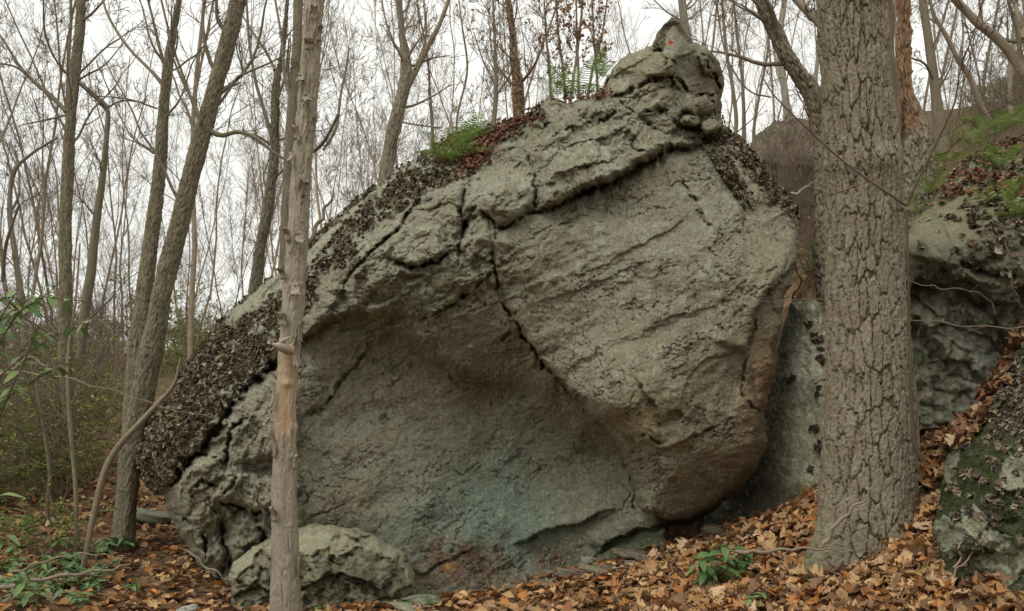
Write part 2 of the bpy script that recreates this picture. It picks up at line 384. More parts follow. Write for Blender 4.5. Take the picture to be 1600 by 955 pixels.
def boulder_feat(px, py, s, base):
    # natural wobble of every carved line
    wx = px + 7 * fbm(px / 40, py / 40, 4, 21) + 2.2 * fbm(px / 9, py / 9, 3, 24); wy = py + 7 * fbm(px / 40, py / 40, 4, 31) + 2.2 * fbm(px / 9, py / 9, 3, 34)
    D = base + W0
    global CRM
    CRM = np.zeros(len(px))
    # zones
    nb_ = 16 * fbm(px / 45, py / 45, 4, 701)
    slab = (px < 850) * sst(-10, 12, nb_ * (px > 470) -line_side(wx, wy, [(215,790),(262,757),(300,700),(345,640),(430,562),(470,500),(520,430),(560,372),(600,338),(690,292),(722,275),(760,230),(830,190)]))
    rblock = sst(-30, 30, line_side(wx, wy, [(770,350),(800,500),(850,570),(940,670),(985,740),(1000,830)])) * (py > 230)
    lumpU = np.clip(gau(px, py, 620, 400, 170, 85, -35) * 1.3 + gau(px, py, 690, 430, 110, 60, -20) + gau(px, py, 850, 240, 140, 70, -15) + gau(px, py, 1060, 190, 90, 60) * .8, 0, 1) * (1 - slab)
    lumpL = np.clip(1.25 * gau(px, py, 330, 800, 100, 130, -20) + .9 * gau(px, py, 390, 690, 60, 60), 0, 1) * (1 - slab)
    lump = np.maximum(lumpU, lumpL)
    # big soft undulation
    D += .10 * fbm(px / 190, py / 190, 3, 41) + .035 * fbm(px / 70, py / 70, 3, 44)
    # broken bedding: angular tilted planes, elongated along the dip
    fx, fy = px + 16 * fbm(px / 70, py / 70, 4, 3), py + 16 * fbm(px / 70, py / 70, 4, 5)
    u, v = rot(fx, fy, -31)
    D += lumpU * .07 * (ridged(u / 90, v / 34, 3, 977) - .6)
    D += lumpU * (.20 * facet(u / 95, v / 46, 3) + .075 * facet(u / 44, v / 24, 5) + .028 * facet(u / 20, v / 12, 6))
    u, v = rot(fx, fy, -54)
    D += lumpL * (.20 * facet(u / 80, v / 50, 7) + .12 * facet(u / 40, v / 26, 9) + .04 * facet(u / 18, v / 12, 11)) + lumpL * .05 * (ridged(px / 40, py / 50, 3, 12) - .6)
    u, v = rot(wx, wy, -27)
    msk = sst(-.15, .35, fbm(px / 110, py / 80, 3, 55))
    st = fbm(u / 170, v / 14, 4, 51, .6); D += rblock * .018 * st * msk
    u2, v2 = rot(fx, fy, -27)
    D += rblock * (.060 * facet(u2 / 210, v2 / 80, 57, 1.6, .12) + .022 * facet(u2 / 90, v2 / 30, 59, 1.5, .2) * (.3 + msk)) + .012 * fbm(px / 28, py / 24, 4, 711)
    u2, v2 = rot(fx, fy, -36)
    D += (1 - rblock) * (1 - slab) * (1 - lump) * (.05 * facet(u2 / 170, v2 / 90, 61, 1.6, .25) + .014 * facet(u2 / 60, v2 / 26, 63, 1.6, .25) + .008 * fbm(u2 / 60, v2 / 14, 4, 65))
    # ---- main ledges
    L1 = [(757,330),(776,355),(770,385),(768,410),(778,445),(790,480),(806,510),(830,545),(852,573),(880,600),(905,628),(940,668),(966,700),(980,735),(990,790)]
    ledge(D, wx, wy, L1[8:], .12, 150, .35, 4, .16, 60)
    ledge(D, wx, wy, L1[5:], .07, 60, .25, 2, .04, 14)
    crack(D, wx, wy, L1[:9], 1.9, .13, .05); crack(D, wx, wy, L1[6:], 1.9, .14, .1); crack(D, wx, wy, [(838,556),(856,576)], 9, .16, .4)
    ledge(D, wx, wy, L1[1:7], -.045, 22, .3, 2)
    L2 = [(776,357),(800,350),(816,340),(832,334),(860,325),(882,312),(905,300),(928,290),(955,283),(985,272),(1003,257),(1030,241),(1048,232),(1066,236),(1098,229)]
    ledge(D, wx, wy, L2[3:], .13, 55, .22, 2.5, .13, 16)
    crack(D, wx, wy, L2[:8], 3, .12, .05); crack(D, wx, wy, L2[5:], 8, .15, .25)
    L3 = [(425,582),(452,545),(486,520),(520,497),(545,486),(585,492),(600,512),(640,542),(690,572),(740,596),(800,606),(850,590)]
    ledge(D, wx, wy, L3[:7], .16, 50, .25, 4, .14, 28)
    ledge(D, wx, wy, L3[5:], .08, 90, .3, 22, .16, 55)
    # slab joint
    J = [(250,776),(276,745),(300,712),(335,678),(352,650),(372,612),(402,590),(436,560),(470,505)]
    crack(D, wx, wy, J, 7, .32, .12); ledge(D, wx, wy, J[1:-1], .10, 40, .2, 3)
    # thin cracks
    C = lambda pts, wd=2.2, dp=.06, tp=.2: crack(D, wx, wy, pts, wd * .62, dp * 1.5, tp)
    C([(592,536),(566,558),(540,586),(515,618),(498,640),(470,656)], 2.6, .07); ledge(D, wx, wy, [(470,656),(515,618),(540,586),(592,536)], .03, 30)
    C([(722,462),(712,474),(692,487),(652,503)], 2.4, .08); C([(722,464),(738,450),(756,436),(772,428)], 2.6, .08); C([(716,468),(728,458)], 7, .16, .4)
    ledge(D, wx, wy, [(650,503),(692,487),(722,464),(756,436),(790,420)], .07, 34, .25)
    C([(722,282),(722,330),(726,352),(712,380),(718,396),(730,406)], 6, .15)
    C([(664,300),(641,335),(618,366),(590,386),(560,411),(532,452)], 4, .10); C([(712,382),(700,396),(682,407),(664,416),(645,420),(630,411),(608,404)], 5, .12)
    ledge(D, wx, wy, [(608,404),(630,411),(645,420),(664,416),(682,407),(712,382)], .11, 38)
    ledge(D, wx, wy, [(532,452),(560,411),(590,386),(618,366),(641,335),(664,300)], .07, 30)
    C([(832,334),(835,305),(830,288),(832,262),(822,240)], 5, .12); knob(D, wx, wy, 838, 262, 14, 18, 0, -.10)
    knob(D, wx, wy, 795, 315, 42, 34, -15, .13); knob(D, wx, wy, 770, 300, 30, 20, -20, .05)
    C([(830,190),(846,205),(856,196),(880,184)], 3, .06); C([(852,225),(870,214),(896,196),(905,212)], 3, .06); C([(925,190),(950,182),(965,172)], 3, .07)
    C([(888,158),(905,178),(925,190)], 2.4, .06); C([(968,150),(980,166),(1000,180)], 2.4, .06)
    ledge(D, wx, wy, [(860,275),(900,262),(940,250),(975,245)], .05, 25); ledge(D, wx, wy, [(870,236),(905,226),(945,214),(985,200)], .05, 22)
    knob(D, wx, wy, 985, 222, 12, 16, -30, -.10); C([(984,210),(986,226),(994,234),(1012,236)], 3, .08)
    ledge(D, wx, wy, [(985,188),(1008,196),(1025,205),(1050,222)], -.08, 24); C([(1000,176),(1018,170),(1030,166),(1045,186),(1060,206)], 5, .14)
    knob(D, wx, wy, 1092, 163, 30, 19, -8, .20); knob(D, wx, wy, 1078, 187, 17, 10, 8, .20); knob(D, wx, wy, 1112, 197, 18, 14, -20, .22)
    knob(D, wx, wy, 1066, 212, 17, 15, 0, -.12); C([(1060,200),(1094,205),(1100,222)], 5, .14)
    knob(D, wx, wy, 1032, 175, 15, 10, 30, -.16); knob(D, wx, wy, 1040, 150, 18, 16, 0, .08); ledge(D, wx, wy, [(1004,205),(1030,192),(1056,176)], .05, 20)
    # spire
    C([(944,152),(985,142),(1012,126),(1040,119),(1058,128),(1072,148),(1100,152),(1124,152)], 4.5, .16, .1)
    ledge(D, wx, wy, [(1044,34),(1056,70),(1066,100),(1072,148)][::-1], .0, 20)
    D += .0035 * np.maximum(wx - (1062 + (wy - 90) * .12), 0) * sst(205, 150, py) * (px > 1000)
    C([(1088,68),(1098,90),(1112,112),(1124,136)], 4, .16); knob(D, wx, wy, 1107, 97, 26, 15, 55, .17)
    C([(1022,66),(1034,84),(1046,96),(1040,118)], 3.4, .10); ledge(D, wx, wy, [(1040,118),(1052,100),(1075,84),(1090,72)], .10, 28)
    C([(1010,92),(1024,80),(1040,72)], 2.5, .06); ledge(D, wx, wy, [(955,118),(985,100),(1015,92)], .06, 25); knob(D, wx, wy, 958, 132, 22, 12, -30, -.18)
    # ridge on the right block and shaded facet behind it
    R1 = [(1098,228),(1122,258),(1142,285),(1160,312),(1166,345)]
    ledge(D, wx, wy, R1, .10, 60, .3, 3, .05, 30); C([(1166,318),(1160,345),(1150,372)], 4, .05)
    C([(1050,272),(1072,292),(1092,318),(1100,345),(1125,362)], 3.4, .05); ledge(D, wx, wy, [(1050,272),(1072,292),(1092,318),(1100,345)], -.04, 26)
    C([(820,372),(862,356),(905,342),(960,330)], 3, .02); ledge(D, wx, wy, [(870,440),(930,418),(1000,385),(1100,330)], .03, 30); ledge(D, wx, wy, [(830,470),(900,455),(960,430),(1030,400)], .03, 24)
    ledge(D, wx, wy, [(990,520),(1040,505),(1075,480),(1100,470)], .02, 20)
    ledge(D, wx, wy, [(1164,560),(1178,505),(1200,462),(1228,428),(1256,398)], .10, 60, .12, 4, .10, 60)
    # lower right features
    C([(984,590),(1002,606),(1016,626),(1030,652),(1036,678)], 3, .04); ledge(D, wx, wy, [(984,590),(1002,606),(1016,626),(1030,652),(1036,678)], .09, 55, .3, 3)
    C([(1000,682),(1020,688),(1042,692)], 3, .06); C([(1080,684),(1100,674),(1126,664)], 3, .06); knob(D, wx, wy, 1058, 650, 13, 11, 0, -.09)
    ledge(D, wx, wy, [(935,655),(960,672),(1000,688),(1042,702),(1080,684),(1128,664)], .05, 30, .3, 4)
    C([(1166,545),(1162,580),(1162,616),(1176,640),(1190,652),(1198,682)], 4, .05); ledge(D, wx, wy, [(1190,480),(1172,540),(1162,590),(1164,620)][::-1], -.07, 40)
    ledge(D, wx, wy, [(1060,640),(1066,600),(1110,560),(1160,545)], .03, 30)
    # bottom ledges
    B1 = [(795,850),(835,838),(880,826),(905,815),(926,809),(950,800),(972,790)]
    ledge(D, wx, wy, B1, .10, 40, .2, 2, .03, 14); C(B1, 2.2, .05)
    B2 = [(936,872),(952,852),(975,838),(1000,828),(1046,820)]
    ledge(D, wx, wy, B2, .16, 40, .15, 2.5, .05, 20); C(B2, 3, .08)
    C([(985,740),(988,765),(992,800)], 2.4, .07)
    C([(660,900),(690,880),(720,868),(745,858)], 2, .03); ledge(D, wx, wy, [(640,905),(700,875),(760,850)], .035, 30); C([(790,880),(812,892)], 2, .03)
    C([(470,792),(482,778),(492,768)], 2.2, .05); C([(478,815),(505,800),(545,790)], 2, .03); C([(515,770),(525,790)], 2, .03); ledge(D, wx, wy, [(420,640),(446,636),(470,630)], .05, 20)
    C([(650,556),(680,572),(704,592),(735,620)], 4, .03); C([(800,520),(784,530)], 5, .06)
    # left lower lumps
    for pts in ([(296,772),(318,752),(345,762)], [(326,778),(370,792),(402,802),(432,790),(475,768)], [(345,800),(350,840),(360,875),(352,905)], [(372,745),(350,775)], [(340,930),(385,918),(432,892),(478,862)],
                [(300,706),(330,712),(352,728)], [(400,812),(415,850),(445,860)], [(270,800),(300,812),(318,840),(320,880)], [(395,650),(368,668),(350,700),(352,736)]):
        C(pts, 4.2, .13); 
    ledge(D, wx, wy, [(326,778),(370,792),(402,802),(432,790),(475,768)], .09, 34); ledge(D, wx, wy, [(340,930),(385,918),(432,892),(478,862)], .12, 36, .2, 3, .1, 20)
    # slab surface: rough, lichen crusted, with long parallel splits
    cr = fbm(px / 11, py / 11, 4, 71); u3, v3 = rot(wx, wy, -47)
    smooth_strip = slab * sst(.38, .62, gau(px, py, 408, 463, 85, 15, -40) + gau(px, py, 500, 385, 60, 9, -48) * .9 + gau(px, py, 585, 305, 50, 7, -38) * .8 + .2 * fbm(px / 24, py / 24, 4, 73))
    rghs = slab * (1 - smooth_strip) * (1 - .8 * sst(.05, .3, fbm(*[q / 34 for q in rot(px * .8, py * 1.3, -45)], 4, 713)) * (px > 330))
    D += rghs * (.05 * cr + .03 * fbm(px / 5, py / 5, 2, 76)) + slab * .02 * np.floor(fbm(u3 / 200, v3 / 22, 3, 75) * 5)
    # dark lichen also along the right shoulder and top edge
    rsh = np.clip(gau(px, py, 1185, 258, 75, 13, 50) * 1.2 + gau(px, py, 1140, 275, 35, 10, 55) + gau(px, py, 1100, 215, 26, 7, 10) * .9, 0, 1)
    # hairline fractures, two crossing families
    for an_, sx_, sy_, se_, am_ in ((-33, 120, 34, 911, .020), (55, 90, 46, 915, .016), (-10, 60, 30, 919, .012)):
        u4, v4 = rot(wx, wy, an_); hl = sst(.955, .995, 1 - np.abs(fbm(u4 / sx_, v4 / sy_, 4, se_, .55)) * 1.0) * sst(.0, .3, fbm(px / 90, py / 70, 3, se_ + 2) + .5 * lump)
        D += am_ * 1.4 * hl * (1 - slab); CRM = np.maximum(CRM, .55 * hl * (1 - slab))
    # general grain
    g = .010 * fbm(px / 14, py / 12, 5, 81, .66) + .005 * fbm(px / 3.8, py / 3.4, 2, 85)
    D += g * (1 + lump * .5)
    pit = sst(.35, .6, fbm(px / 8, py / 8, 3, 90)); D += .008 * pit * (1 - rblock * .5)
    # ---------------- colours (stone, stains, lichens)
    c = np.zeros((len(px), 3)); c[:] = (.268, .252, .182)
    def put(m, rgb):
        m = np.clip(m, 0, 1)[:, None]; c[:] = c * (1 - m) + np.array(rgb) * m
    n1 = fbm(px / 90, py / 90, 4, 101); n2 = fbm(px / 35, py / 35, 4, 103); n3 = fbm(px / 10, py / 10, 4, 107, .6)
    put(sst(.0, .7, n1) * .6, (.25, .20, .128)); put(sst(.05, .7, -n1) * .5, (.29, .285, .205))
    put(rblock * sst(-.1, .6, n2 + .5 * st) * .5, (.25, .20, .125))
    put(rblock * .55 * gau(px, py, 1000, 430, 190, 90, -25), (.33, .312, .232))
    put(lump * (.35 + .5 * sst(-.2, .5, n2)), (.30, .285, .20)); put(lump * sst(.1, .5, n3) * .35, (.38, .375, .275))
    put((1 - rblock) * (1 - slab) * .8 * gau(px, py, 520, 690, 110, 110), (.33, .315, .245))
    # weathering in bands along the bedding, water streaks, crust lichens of several sizes
    ub, vb = rot(wx, wy, -27); bd_ = fbm(ub / 160, vb / 20, 4, 931, .6)
    put(sst(.05, .45, bd_) * .45 * (1 - .5 * lump), (.19, .168, .118)); put(sst(.1, .5, -bd_) * .45, (.34, .33, .26))
    put(sst(.1, .4, fbm(px / 16, py / 90, 4, 933)) * .35 * sst(350, 480, py), (.20, .175, .125))
    l1, l2, lc_ = worley(px / 34 + .5 * fbm(px / 14, py / 14, 3, 935), py / 34 + .5 * fbm(px / 14, py / 14, 3, 937), 939)
    put(sst(.30, .22, l1 + .10 * n3) * (lc_ > .72) * .7 * sst(.25, .6, lump + .5 * (py < 480)), (.37, .40, .31))
    l1, l2, lc_ = worley(px / 13 + .5 * fbm(px / 7, py / 7, 3, 941), py / 13, 943)
    put(sst(.34, .2, l1) * (lc_ > .78) * .5, (.40, .40, .32)); put(sst(.34, .2, l1) * (lc_ < .14) * .5, (.13, .12, .085))
    put(sst(.0, .5, n3 + .4 * n1) * .3, (.24, .215, .155))
    # pale green crust lichen
    gl = gau(px, py, 935, 225, 75, 40, -20) + gau(px, py, 700, 445, 100, 35, -15) + .7 * gau(px, py, 1000, 790, 30, 60, 0) + .6 * gau(px, py, 880, 720, 60, 90)
    put(np.clip(gl, 0, 1) * sst(0, .45, n3 + .6 * n2) * .75, (.38, .45, .33))
    # browner, slightly darker lower centre
    put(.35 * gau(px, py, 860, 660, 150, 90, 35) + .2 * gau(px, py, 700, 610, 140, 60, 10), (.24, .215, .155))
    put(.5 * gau(px, py, 1050, 640, 110, 100, 20), (.28, .225, .14)); put(1. * gau(px, py, 1192, 590, 28, 100, 10), (.27, .165, .085)); put(.5 * gau(px, py, 1000, 655, 30, 45, 30), (.30, .24, .11))
    # copper-teal seep with vertical streaks
    vs = fbm(px / 13, py / 160, 4, 121); tl = gau(px, py, 775, 800, 85, 95) * 1.1 + .6 * gau(px, py, 640, 820, 90, 60) + .5 * gau(px, py, 850, 870, 80, 60) + .4 * gau(px, py, 975, 850, 60, 30)
    put(np.clip(tl * (.85 + .30 * vs + .55 * n3), 0, 1) * .85, (.20, .27, .215)); put(np.clip(gau(px, py, 775, 785, 75, 75) * sst(-.2, .5, .5 * vs + .8 * n3), 0, 1) * .55, (.245, .35, .275))
    put(gau(px, py, 790, 740, 5, 60, 6) * .3, (.32, .46, .37))
    # rust
    rs_ = gau(px, py, 712, 868, 42, 24, 15) * 1.5 + gau(px, py, 745, 905, 55, 18) + .8 * gau(px, py, 860, 872, 30, 22) + .6 * gau(px, py, 776, 860, 10, 26) + .5*gau(px,py,655,905,25,20)
    put(np.clip(rs_ * 1.4, 0, 1) * sst(-.45, .0, n3 + .5 * n2) * .9, (.20, .115, .07)); put(gau(px, py, 700, 884, 8, 6) * 1.2, (.46, .22, .05))
    put(.45 * gau(px, py, 560, 790, 60, 35), (.30, .235, .155))
    # rusty upper-right mass behind spire
    put(.7 * gau(px, py, 1110, 140, 30, 45), (.22, .17, .115)); 
    put(.5 * gau(px, py, 1200, 420, 60, 100), (.30, .25, .165))
    # dark mossy hollows (moss and black crust really grow in the joints)
    put(gau(px, py, 970, 850, 45, 14, -28) * .6, (.10, .13, .06)); put(.5*gau(px,py,810,210,35,12,-20), (.13,.15,.06))
    # slab: rock tripe brown-black over grey-green
    put(slab * .85, (.30, .31, .245)); put(rghs * sst(-.4, .15, cr + .3 * n2), (.12, .10, .072)); put(smooth_strip, (.34, .335, .235)); put(smooth_strip * sst(.0, .4, n3), (.27, .28, .19)); put(smooth_strip * sst(.25, .4, fbm(u3 / 50, v3 / 6, 3, 740)), (.12, .11, .08))
    put(rghs * gau(px, py, 250, 690, 60, 60) * sst(.1, .4, n3) * .8, (.22, .20, .07))
    put(rghs * gau(px, py, 330, 660, 110, 22, -48) * .7, (.25, .25, .19))
    put(rsh * sst(-.3, .2, cr) , (.06, .05, .04))
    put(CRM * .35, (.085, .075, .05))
    spk = sst(.42, .5, fbm(px / 4.2, py / 4.2, 2, 131)); put(spk * .35, (.50, .50, .42)); put(sst(.40, .5, fbm(px / 4.2, py / 4.2, 2, 137)) * .45, (.14, .125, .095))
    return D, c, dict(slab=slab, rghs=rghs, rsh=rsh, cr=cr)
def line_side(px, py, pts):
    d, s, t = pl_dist(px, py, pts); return d * s
# slab lies above/left of its joint: positive when above the line
_ls = line_side
def line_side(px, py, pts):
    d, s, t = pl_dist(px, py, pts); return -d * s if pts[0][0] < 400 else d * s
V, Fq, C, I = carve_rock(BO, 1.7, ctrl, boulder_feat,
    lambda x, y: (.35 + .5 * (y > 600)) * (1 - .5 * sst(1130, 1200, x)), lambda x, y: (26 + 10 * (y > 700)) * (1 - .5 * sst(1130, 1200, x)), 2.6, seed=2, rough=5, rough_sc=26)
bl = P(700, 900, 7.3)
BOULD = I
boulder = thing('boulder', 'huge leaning grey boulder with diagonal cracks filling the middle of the forest clearing', 'boulder', bl)
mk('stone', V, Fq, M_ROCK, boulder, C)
# blocks of the boulder that stand out along its fractures
nblk = [0]
def block(outline, off, rim_r=.10, rim_w=9, thick=.5, rough=3.5, tint=None, dv=None, sc=16., step=1.7):
    nblk[0] += 1
    def ft(px, py, s, base):
        D, c, e = boulder_feat(px, py, s, base)
        o_ = off(px, py) if callable(off) else off
        if dv is not None: D = (base + W0) * .55 + D * .45 + dv(px, py) + .09 * facet(*[q / 34 for q in rot(px + 6 * fbm(px / 20, py / 20, 3, 900), py, -30 + 20 * nblk[0])], 900 + nblk[0], 1.6, .2)
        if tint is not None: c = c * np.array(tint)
        return D - o_, c, {}
    V, Fq, C, I = carve_rock(outline, step, ctrl, ft, rim_r, rim_w, thick, 50 + nblk[0], rough, sc)
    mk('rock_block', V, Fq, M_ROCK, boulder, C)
RB = [(774,362),(800,354),(832,338),(860,329),(905,304),(955,288),(1003,262),(1040,240),(1098,230),(1122,256),(1145,286),(1160,310),(1172,345),(1200,372),(1240,392),(1226,424),(1200,456),(1178,500),(1172,560),(1180,600),(1188,640),(1190,690),(1176,724),(1146,762),(1108,794),(1078,808),(1040,812),(1004,800),(990,770),(982,738),(966,702),(940,668),(905,630),(880,602),(854,576),(830,548),(808,512),(790,482),(778,445),(769,410)]
block(RB, lambda x, y: .02 + .02 * sst(330, 420, y) + .20 * sst(490, 620, y) * sst(1120, 1000, x) + .03, lambda x, y: .10 + .10 * sst(560, 700, y), 14, .5, 3, None, None, 20.)
block([(838,306),(832,262),(840,222),(868,192),(920,166),(968,158),(1002,182),(1040,206),(1050,222),(1030,238),(1000,256),(960,280),(905,298),(870,318),(842,330)], lambda x, y: .05 + .10 * sst(230, 310, y + .35 * (x - 900)), .15, 11, .5)
block([(756,312),(762,292),(790,282),(822,284),(834,305),(832,324),(815,338),(795,350),(776,353),(764,336)], .10, .14, 13, .4)
block([(598,402),(590,386),(616,362),(655,338),(698,320),(720,332),(724,352),(708,382),(682,402),(655,416),(622,412)], .09, .12, 11, .4)
block([(534,456),(548,424),(590,392),(612,404),(650,424),(690,410),(714,396),(732,412),(756,434),(724,458),(694,484),(652,500),(610,494),(570,486),(548,480)], .05, .10, 10, .4)
block([(640,330),(662,300),(690,290),(718,300),(722,328),(700,318),(668,328)], .06, .09, 8, .3)
block([(780,440),(766,412),(740,400),(728,372),(730,335),(748,320),(768,350),(768,398)], .05, .08, 8, .3)
# pointed top
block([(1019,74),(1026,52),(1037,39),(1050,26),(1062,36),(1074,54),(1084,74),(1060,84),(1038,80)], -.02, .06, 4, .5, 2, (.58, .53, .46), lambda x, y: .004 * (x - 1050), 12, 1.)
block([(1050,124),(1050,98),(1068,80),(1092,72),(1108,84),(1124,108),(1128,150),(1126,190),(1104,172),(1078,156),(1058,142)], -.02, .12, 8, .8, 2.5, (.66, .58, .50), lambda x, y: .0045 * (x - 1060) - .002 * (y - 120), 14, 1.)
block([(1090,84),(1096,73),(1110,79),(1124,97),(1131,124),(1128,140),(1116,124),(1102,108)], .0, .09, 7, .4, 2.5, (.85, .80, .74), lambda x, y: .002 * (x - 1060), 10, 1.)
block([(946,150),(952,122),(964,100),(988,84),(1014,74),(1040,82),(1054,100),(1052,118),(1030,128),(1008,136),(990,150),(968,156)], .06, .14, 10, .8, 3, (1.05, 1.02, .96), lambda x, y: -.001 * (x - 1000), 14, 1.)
block([(996,176),(1004,152),(1024,136),(1046,140),(1056,160),(1064,184),(1058,206),(1040,214),(1020,200)], .08, .12, 8, .4, 4, None, lambda x, y: 0 * x, 10, 1.)
for ol, of in (([(1068,170),(1072,157),(1090,150),(1108,153),(1118,164),(1114,176),(1098,182),(1080,182)], .15), ([(1060,190),(1066,180),(1082,177),(1094,184),(1092,194),(1078,198),(1066,197)], .18), ([(1094,204),(1096,192),(1108,184),(1122,186),(1128,198),(1120,208),(1104,211)], .16), ([(1056,222),(1066,206),(1086,202),(1100,214),(1098,226),(1076,234),(1060,234)], .10), ([(1000,140),(1010,128),(1030,126),(1040,136),(1028,146),(1008,148)], .10)):
    block(ol, of, .13, 10, .3, 4, (.92, .90, .86), None, 9, 1.)
# lower left lumps
for ol, of in (([(276,756),(296,724),(330,704),(352,716),(346,748),(322,764),(300,778)], .12), ([(326,784),(344,752),(384,736),(426,748),(470,752),(474,768),(430,788),(402,800),(368,790)], .13), ([(354,800),(376,800),(404,812),(428,800),(470,780),(478,800),(470,850),(432,880),(392,900),(362,888),(352,850)], .12),
               ([(296,800),(318,784),(346,804),(348,846),(354,886),(338,910),(318,880),(304,846)], .12), ([(352,690),(372,664),(400,640),(432,626),(470,632),(474,690),(440,716),(400,726),(366,728)], .09)):
    block(ol, of, .16, 13, .4, 5, None, None, 14.)
block([(800,852),(835,842),(880,830),(926,814),(972,796),(986,770),(960,748),(900,760),(850,790),(810,820)], .04, .05, 6, .3)
block([(934,884),(944,862),(972,842),(1002,830),(1040,826),(1044,860),(1040,900),(980,930),(940,920)], .10, .10, 9, .4, 3, (.8, .9, .8))

# rock tripe lichens as real curled plates
rs = np.random.RandomState(5)
pr = I['rghs'] * (I['cr'] > -.45) * 1.0 + I['rsh'] * 1.6 + .0
pr = np.where(I['py'] > 900, 0, pr); pr = pr / pr.sum()
pr = pr * (1 - .85 * gau(I['px'], I['py'], 335, 672, 120, 13, -47)); pr = pr / pr.sum()
ii = rs.choice(len(pr), 12500, p=pr)
pal = np.array([(.07,.05,.034),(.11,.08,.05),(.16,.118,.073),(.045,.034,.026),(.22,.185,.13),(.15,.14,.06),(.28,.25,.19)])
cc = pal[rs.choice(7, len(ii), p=[.2,.22,.2,.12,.12,.06,.08])] * (.8 + .5 * rs.rand(len(ii), 1))
sz = .011 + .019 * rs.rand(len(ii)) ** 1.5
fv, ff, fc = flakes(I['V'][ii] + I['n'][ii] * .008, I['n'][ii], sz, cc, rs, .6, .7)
tag(mk('lichen', fv, ff, M_FLAKE, boulder, fc, False), kind='stuff')
# ---------------------------------------------------------------- ground
def gp(px, py, d): q = P(px, py, d); return (q[0], q[1], q[2])
GP = [(0,0,0.05),(-2,1,0),(2,1,.35),(-2,4,0),(0,4,.08),(-3,6,-.05),gp(800,950,5.8),gp(600,952,5.9),gp(1000,950,5.3),gp(1200,950,4.5),gp(1450,955,3.8),gp(1340,866,5.0),
      gp(1450,705,5.3),gp(1500,640,6.2),gp(1040,848,7.2),gp(940,876,7.5),gp(860,900,7.6),gp(760,916,7.7),gp(650,928,7.45),gp(1150,838,7.5),gp(400,940,6.6),gp(190,868,8.3),gp(60,945,5.9),gp(-100,900,7),gp(300,850,8.8),
      gp(290,715,12.5),gp(150,730,11),gp(0,720,11),gp(300,640,19),gp(100,610,24),gp(-200,640,20),gp(300,585,32),gp(50,575,35),gp(0,560,60),gp(-600,570,50),gp(400,545,60),gp(600,500,60),
      (0,10,1.0),(0,14,1.9),(0,22,3.2),(0,40,5.5),(5,11,2.6),(3,9.4,1.5),gp(1260,420,9.5),gp(1250,330,13),gp(1450,330,9.5),gp(1600,230,8.5),(9,8,4.6),(7,5,3.2),(5,4,2.2),(12,2,4),
      gp(1130,862,8.3),gp(1090,862,9.0),gp(1180,860,8.0),gp(1350,250,18),gp(1600,165,22),gp(1450,185,22),gp(1280,200,24),gp(1900,150,22),gp(1200,230,30),gp(1000,330,40),gp(1700,160,60),gp(1300,220,60),
      (0,-8,.6),(-8,-8,.8),(8,-8,1.6),(0,-25,3.5),(-25,-20,3),(25,-20,6),(-25,0,0),(30,5,9),(-60,10,1),(-60,60,3),(60,60,17),(0,120,9),(0,-60,9),(-80,-40,6),(80,0,16),(-9,3,-.3)]  # unseen ground behind the camera is raised to block low sky light
_g = rbf([(a, b) for a, b, c in GP], [c for a, b, c in GP], 'lin', .02)
def ground_z(x, y):
    x = np.asarray(x, float); y = np.asarray(y, float)
    z = _g(np.clip(x, -85, 85), np.clip(y, -65, 125))
    r = np.hypot(x, y)
    z = z + .05 * fbm(x * .9, y * .9, 4, 201) * np.minimum(r / 6 + .4, 3) + .25 * fbm(x * .15, y * .15, 3, 205) * sst(8, 25, r)
    return z
def sgrid(lo, hi, fine, n, c0=0):
    a = np.linspace(np.arcsinh((lo - c0) / fine), np.arcsinh((hi - c0) / fine), n); return c0 + fine * np.sinh(a)
gxs = sgrid(-900, 900, 4.0, 340); gys = sgrid(-700, 900, 4.0, 340, 6.0)
GX, GY = np.meshgrid(gxs, gys); GZ = ground_z(GX, GY)
GZ += .012 * fbm(GX * 9, GY * 9, 3, 210) * (np.hypot(GX, GY) < 14)
nyy, nxx = GX.shape; ii_ = np.arange(nyy * nxx).reshape(nyy, nxx)
GQ = np.c_[ii_[:-1, :-1].ravel(), ii_[:-1, 1:].ravel(), ii_[1:, 1:].ravel(), ii_[1:, :-1].ravel()]
